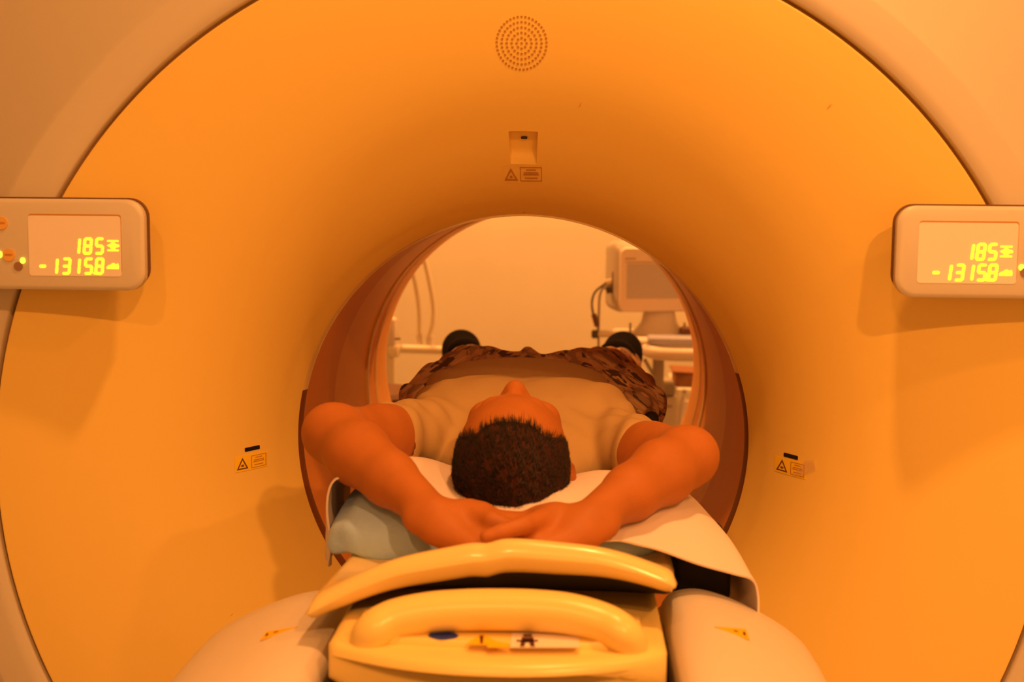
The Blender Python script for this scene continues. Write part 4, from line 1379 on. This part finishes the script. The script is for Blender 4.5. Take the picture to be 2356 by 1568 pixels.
tube('brace', [q2(1484, 828, YC + 0.02), q2(1502, 860, YC + 0.08)], 0.006, M['greyd'], cart, 8)
bm = bmesh.new(); add_box(bm, (c0.x, YC + 0.1, -0.905), (0.42, 0.36, 0.05), 0.018, 3); from_bm('base', bm, M['grey'], cart)
for sx_ in (-1, 1):
    for sy_ in (-1, 1):
        wv, wf = tube_geo([(c0.x + sx_ * 0.17 - 0.012, YC + 0.1 + sy_ * 0.14, -0.962), (c0.x + sx_ * 0.17 + 0.012, YC + 0.1 + sy_ * 0.14, -0.962)], 0.036, 16)
        mk('wheel', wv, wf, M['dark'], cart, True, 40)

mon = thing('monitor_unit', (cart_c.x, YC, tz + 0.016), 'boxy off-white monitor unit standing on the equipment cart', 'monitor')
# housing lofted front to back
fx0, fz1 = q2(1424, 584).x, q2(1500, 568).z
fz0 = q2(1450, 718).z
fx1 = fx0 + 0.285
rows = []
for (y, e, ez0, ez1, r) in ((YC - 0.002, 0.006, 0.006, 0.006, 0.020), (YC + 0.004, 0.0, 0.0, 0.0, 0.024), (YC + 0.05, -0.004, -0.004, -0.018, 0.026), (YC + 0.13, -0.002, -0.002, -0.014, 0.03), (YC + 0.165, 0.012, 0.006, 0.012, 0.03), (YC + 0.18, 0.04, 0.03, 0.05, 0.02)):
    rows.append((rrect(fx0 + e, fx1 - e, fz0 + ez0, fz1 - ez1, r), y))
# skew: the unit is turned a little so its left flank shows
ang = math.radians(15)
def turn(o):
    piv = Vector((fx0, YC, 0))
    R_ = Matrix.Translation(piv) @ Matrix.Rotation(ang, 4, 'Z') @ Matrix.Translation(-piv)
    o.data.transform(R_)
body = loft_rr('housing', rows, M['flank'], mon); turn(body)
bz = loft_rr('bezel', [(rrect(fx0 + 0.006, fx1 - 0.006, fz0 + 0.006, fz1 - 0.006, 0.018), YC - 0.006), (rrect(fx0 + 0.002, fx1 - 0.002, fz0 + 0.002, fz1 - 0.002, 0.020), YC + 0.002)], M['paper'], mon); turn(bz)
sx0, sz1 = q2(1438, 606).x, q2(1500, 607).z
sz0 = q2(1500, 688).z
scn = plate('screen', [rrect(fx0 + 0.024, fx1 - 0.024, sz0, sz1, 0.004, 3)], YC - 0.0055, 0.001, M['glass'], mon); turn(scn)
ln = plate('screen_slot', [rrect(fx0 + 0.02, fx1 - 0.02, sz1 + 0.003, sz1 + 0.006, 0.001, 2)], YC - 0.0055, 0.001, M['greyd'], mon); turn(ln)
lg = plate('maker_mark', [rrect(fx0 + 0.018, fx0 + 0.052, sz1 + 0.013, sz1 + 0.017, 0.001, 2)], YC - 0.0055, 0.001, M['greyd'], mon); turn(lg)
V, Fs = [], []
nk = [(tz + 0.016, 0.085, 0.075), (tz + 0.03, 0.070, 0.06), (tz + 0.05, 0.055, 0.05), (fz0 + 0.006, 0.046, 0.045)]
ncx = q2(1521, 750).x
V = []
for (z, hx, hy) in nk:
    for k in range(24):
        a = 2 * math.pi * k / 24
        n = 3.5
        r = (abs(math.cos(a)) ** n + abs(math.sin(a)) ** n) ** (-1 / n)
        V.append((ncx + hx * r * math.cos(a), YC + 0.10 + hy * r * math.sin(a), z))
Fs = [[i * 24 + k, i * 24 + (k + 1) % 24, (i + 1) * 24 + (k + 1) % 24, (i + 1) * 24 + k] for i in range(3) for k in range(24)]
mk('stand_neck', V, Fs, M['grey'], mon, True, 50)
for px in (1450, 1575):
    a = q2(px, 742, YC + 0.06); b = q2(px, 768, YC + 0.06)
    tube('support_rod', [a, b], 0.004, M['greyd'], mon, 8)
cc = q2(1408, 648, YC + 0.07)
bm = bmesh.new(); add_box(bm, cc + Vector((0.012, 0, 0)), (0.026, 0.06, 0.07), 0.006, 2); from_bm('socket_plate', bm, M['gasket'], mon)
wv, wf = tube_geo([cc + Vector((0.0, -0.01, 0.0)), cc + Vector((-0.022, -0.01, -0.004))], 0.012, 14); mk('plug', wv, wf, M['hose'], mon, True, 40)
wv, wf = tube_geo([cc + Vector((0.0, -0.02, -0.022)), cc + Vector((-0.018, -0.02, -0.026))], 0.010, 14); mk('plug', wv, wf, M['cable'], mon, True, 40)
p1 = [cc + Vector((-0.02, -0.01, -0.004)), q2(1388, 655), q2(1369, 672), q2(1362, 695), q2(1365, 722), q2(1375, 750), q2(1377, 772)]
tube('probe_cable', catmull(p1, 6), 0.0035, M['cable'], mon, 8)
p2 = [cc + Vector((-0.02, -0.02, -0.02)), q2(1389, 660), q2(1380, 680), q2(1378, 720), q2(1377, 760), q2(1377, 800), q2(1376, 860)]
tube('probe_cable', catmull(p2, 6), 0.004, M['greyd'], mon, 8)
tube('cable_clamp', [q2(1366, 722, YC - 0.002), q2(1374, 750, YC - 0.002)], 0.0085, M['gasket'], mon, 10)
o = q2(1580, 765, YC + 0.05)
bm = bmesh.new(); add_box(bm, (o.x, YC + 0.02, tz + 0.030), (0.05, 0.05, 0.028), 0.010, 3); from_bm('coiled_plug', bm, M['gasket'], mon)

# boxes low behind the cart
YB = 4.15
def bg_box(name, px0, px1, py0, py1, d, m, label, cat, lidm=None):
    a, b = at(px0, py0, YB), at(px1, py1, YB)
    t = thing(name, ((a.x + b.x) / 2, YB + d / 2, b.z), label, cat)
    bm = bmesh.new(); add_box(bm, ((a.x + b.x) / 2, YB + d / 2, (a.z + b.z) / 2), (abs(b.x - a.x), d, abs(a.z - b.z)), 0.008, 2)
    from_bm('body', bm, m, t)
    return t, a, b
fl = at(1560, 1000, YB)
# low cabinet standing on the floor, with items on it
a, b = at(1556, 893, YB), at(1640, 893, YB)
cab = thing('white_cabinet', ((a.x + b.x) / 2 + 0.05, YB + 0.22, -AX), 'white cabinet standing on the floor behind the equipment cart', 'cabinet')
H_ = a.z + AX
bm = bmesh.new(); add_box(bm, (a.x + 0.20, YB + 0.20, -AX + H_ / 2 + 0.0), (0.40, 0.40, H_ - 0.002), 0.008, 2); from_bm('body', bm, M['wall'], cab)
bm = bmesh.new(); add_box(bm, (a.x + 0.20, YB - 0.004, -AX + H_ * 0.5), (0.37, 0.008, H_ * 0.9), 0.003, 2); dr = from_bm('door', bm, M['grey'], cab)
kp = at(1574, 899, YB - 0.01)
bm = bmesh.new(); bmesh.ops.create_uvsphere(bm, u_segments=12, v_segments=8, radius=0.008)
for v in bm.verts: v.co += kp
from_bm('knob', bm, M['greyd'], dr)
c1, c2 = at(1531, 862, YB), at(1591, 890, YB)
t = thing('brown_carton', ((c1.x + c2.x) / 2 + 0.03, YB + 0.12, a.z), 'brown cardboard carton lying on the white cabinet', 'box')
w_ = 0.15
bm = bmesh.new(); add_box(bm, (a.x + 0.075, YB + 0.12, a.z + 0.022), (w_, 0.16, 0.042), 0.003, 2); from_bm('body', bm, M['cardboard'], t)
bm = bmesh.new(); add_box(bm, (a.x + 0.072, YB + 0.12, a.z + 0.045), (w_ + 0.012, 0.17, 0.006), 0.002, 2, Matrix.Rotation(0.05, 3, 'Y')); from_bm('lid', bm, M['cardboard'], t)
YD = 4.02
d0, d1 = at(1518, 914, YD), at(1561, 962, YD)
un = thing('floor_unit', ((d0.x + d1.x) / 2, YD + 0.13, -AX), 'pale machine unit with a dark slot beside the white cabinet', 'equipment')
hh = d0.z + AX
bm = bmesh.new(); add_box(bm, ((d0.x + d1.x) / 2 - 0.03, YD + 0.10, -AX + hh / 2), (d1.x - d0.x + 0.06, 0.20, hh - 0.002), 0.012, 3); from_bm('body', bm, M['grey'], un)
sp = at(1535, 934, YD)
bm = bmesh.new(); add_box(bm, (sp.x, YD - 0.001, sp.z), (0.032, 0.004, 0.006), 0.001, 1); from_bm('slot', bm, M['greyd'], un)
bm = bmesh.new(); add_box(bm, ((d0.x + d1.x) / 2 - 0.03, YD + 0.10, d0.z + 0.022), (d1.x - d0.x + 0.04, 0.16, 0.042), 0.008, 2); from_bm('top_module', bm, M['greyd'], un)

# hose stand on the left
YH = 4.0
hs = thing('hose_stand', (at(915, 800, YH).x, YH, -AX), 'pale pole stand with a horizontal arm and two upright hoses', 'stand')
pa, pb = at(900, 801, YH), at(1040, 806, YH)
tube('arm', [pa + Vector((-0.05, 0, 0)), pa, pb], 0.0135, M['hose'], hs, 14)
bx_ = at(906, 806, YH)
tube('pole', [(bx_.x - 0.012, YH, -0.93), (bx_.x - 0.012, YH, bx_.z + 0.02)], 0.013, M['hose'], hs, 14)
bm = bmesh.new(); add_box(bm, (bx_.x - 0.012, YH, -0.974), (0.26, 0.26, 0.05), 0.02, 3); from_bm('foot', bm, M['greyd'], hs)
bm = bmesh.new(); add_box(bm, (bx_.x, YH - 0.004, bx_.z), (0.040, 0.040, 0.040), 0.010, 3); from_bm('clamp', bm, M['hose'], hs)
g0 = at(906, 765, YH)
bm = bmesh.new(); add_box(bm, (g0.x - 0.015, YH, g0.z + 0.004), (0.05, 0.05, 0.09), 0.010, 3); gd = from_bm('gauge_block', bm, M['grey'], hs)
g1 = at(915, 779, YH - 0.026)
bm = bmesh.new(); add_box(bm, (g1.x, YH - 0.026, g1.z), (0.018, 0.004, 0.006), 0.001, 1); from_bm('gauge_slot', bm, M['gasket'], gd)
for path, r in (([(990, 786), (989, 770), (996, 735), (997, 700), (990, 655), (980, 610), (965, 560), (940, 500)], 0.0085), ([(965, 786), (964, 765), (964, 730), (961, 690), (953, 645), (940, 600), (925, 560), (900, 510)], 0.0065)):
    P = [at(px, py, YH + 0.02) for px, py in path]
    h_ = tube('hose', catmull(P, 6), r, M['hose'], hs, 12)
    tube('hose_cap', [P[0] + Vector((0, 0, -0.012)), P[1] + Vector((0, 0, -0.004))], r * 1.5, M['grey'], h_, 12)
st0 = at(912, 935, 3.5)
stl = thing('black_stool', (st0.x - 0.10, 3.6, -AX), 'small black round stool below the hose stand', 'stool')
zs = at(912, 908, 3.5).z
V, Fs = [], []
for (z, r) in ((zs - 0.045, 0.0), (zs - 0.045, 0.13), (zs - 0.03, 0.148), (zs - 0.012, 0.15), (zs, 0.138), (zs + 0.002, 0.0)):
    for k in range(28): V.append((st0.x - 0.10 + r * math.cos(2 * math.pi * k / 28), 3.6 + r * math.sin(2 * math.pi * k / 28), z))
Fs = [[i * 28 + k, i * 28 + (k + 1) % 28, (i + 1) * 28 + (k + 1) % 28, (i + 1) * 28 + k] for i in range(5) for k in range(28)]
mk('seat', V, Fs, M['gasket'], stl, True, 40)
tube('post', [(st0.x - 0.10, 3.6, -0.95), (st0.x - 0.10, 3.6, zs - 0.04)], 0.02, M['dark'], stl, 12)
for k in range(5):
    a_ = 2 * math.pi * k / 5 + 0.3
    tube('leg', [(st0.x - 0.10, 3.6, -0.94), (st0.x - 0.10 + 0.2 * math.cos(a_), 3.6 + 0.2 * math.sin(a_), -0.975)], 0.014, M['dark'], stl, 8)
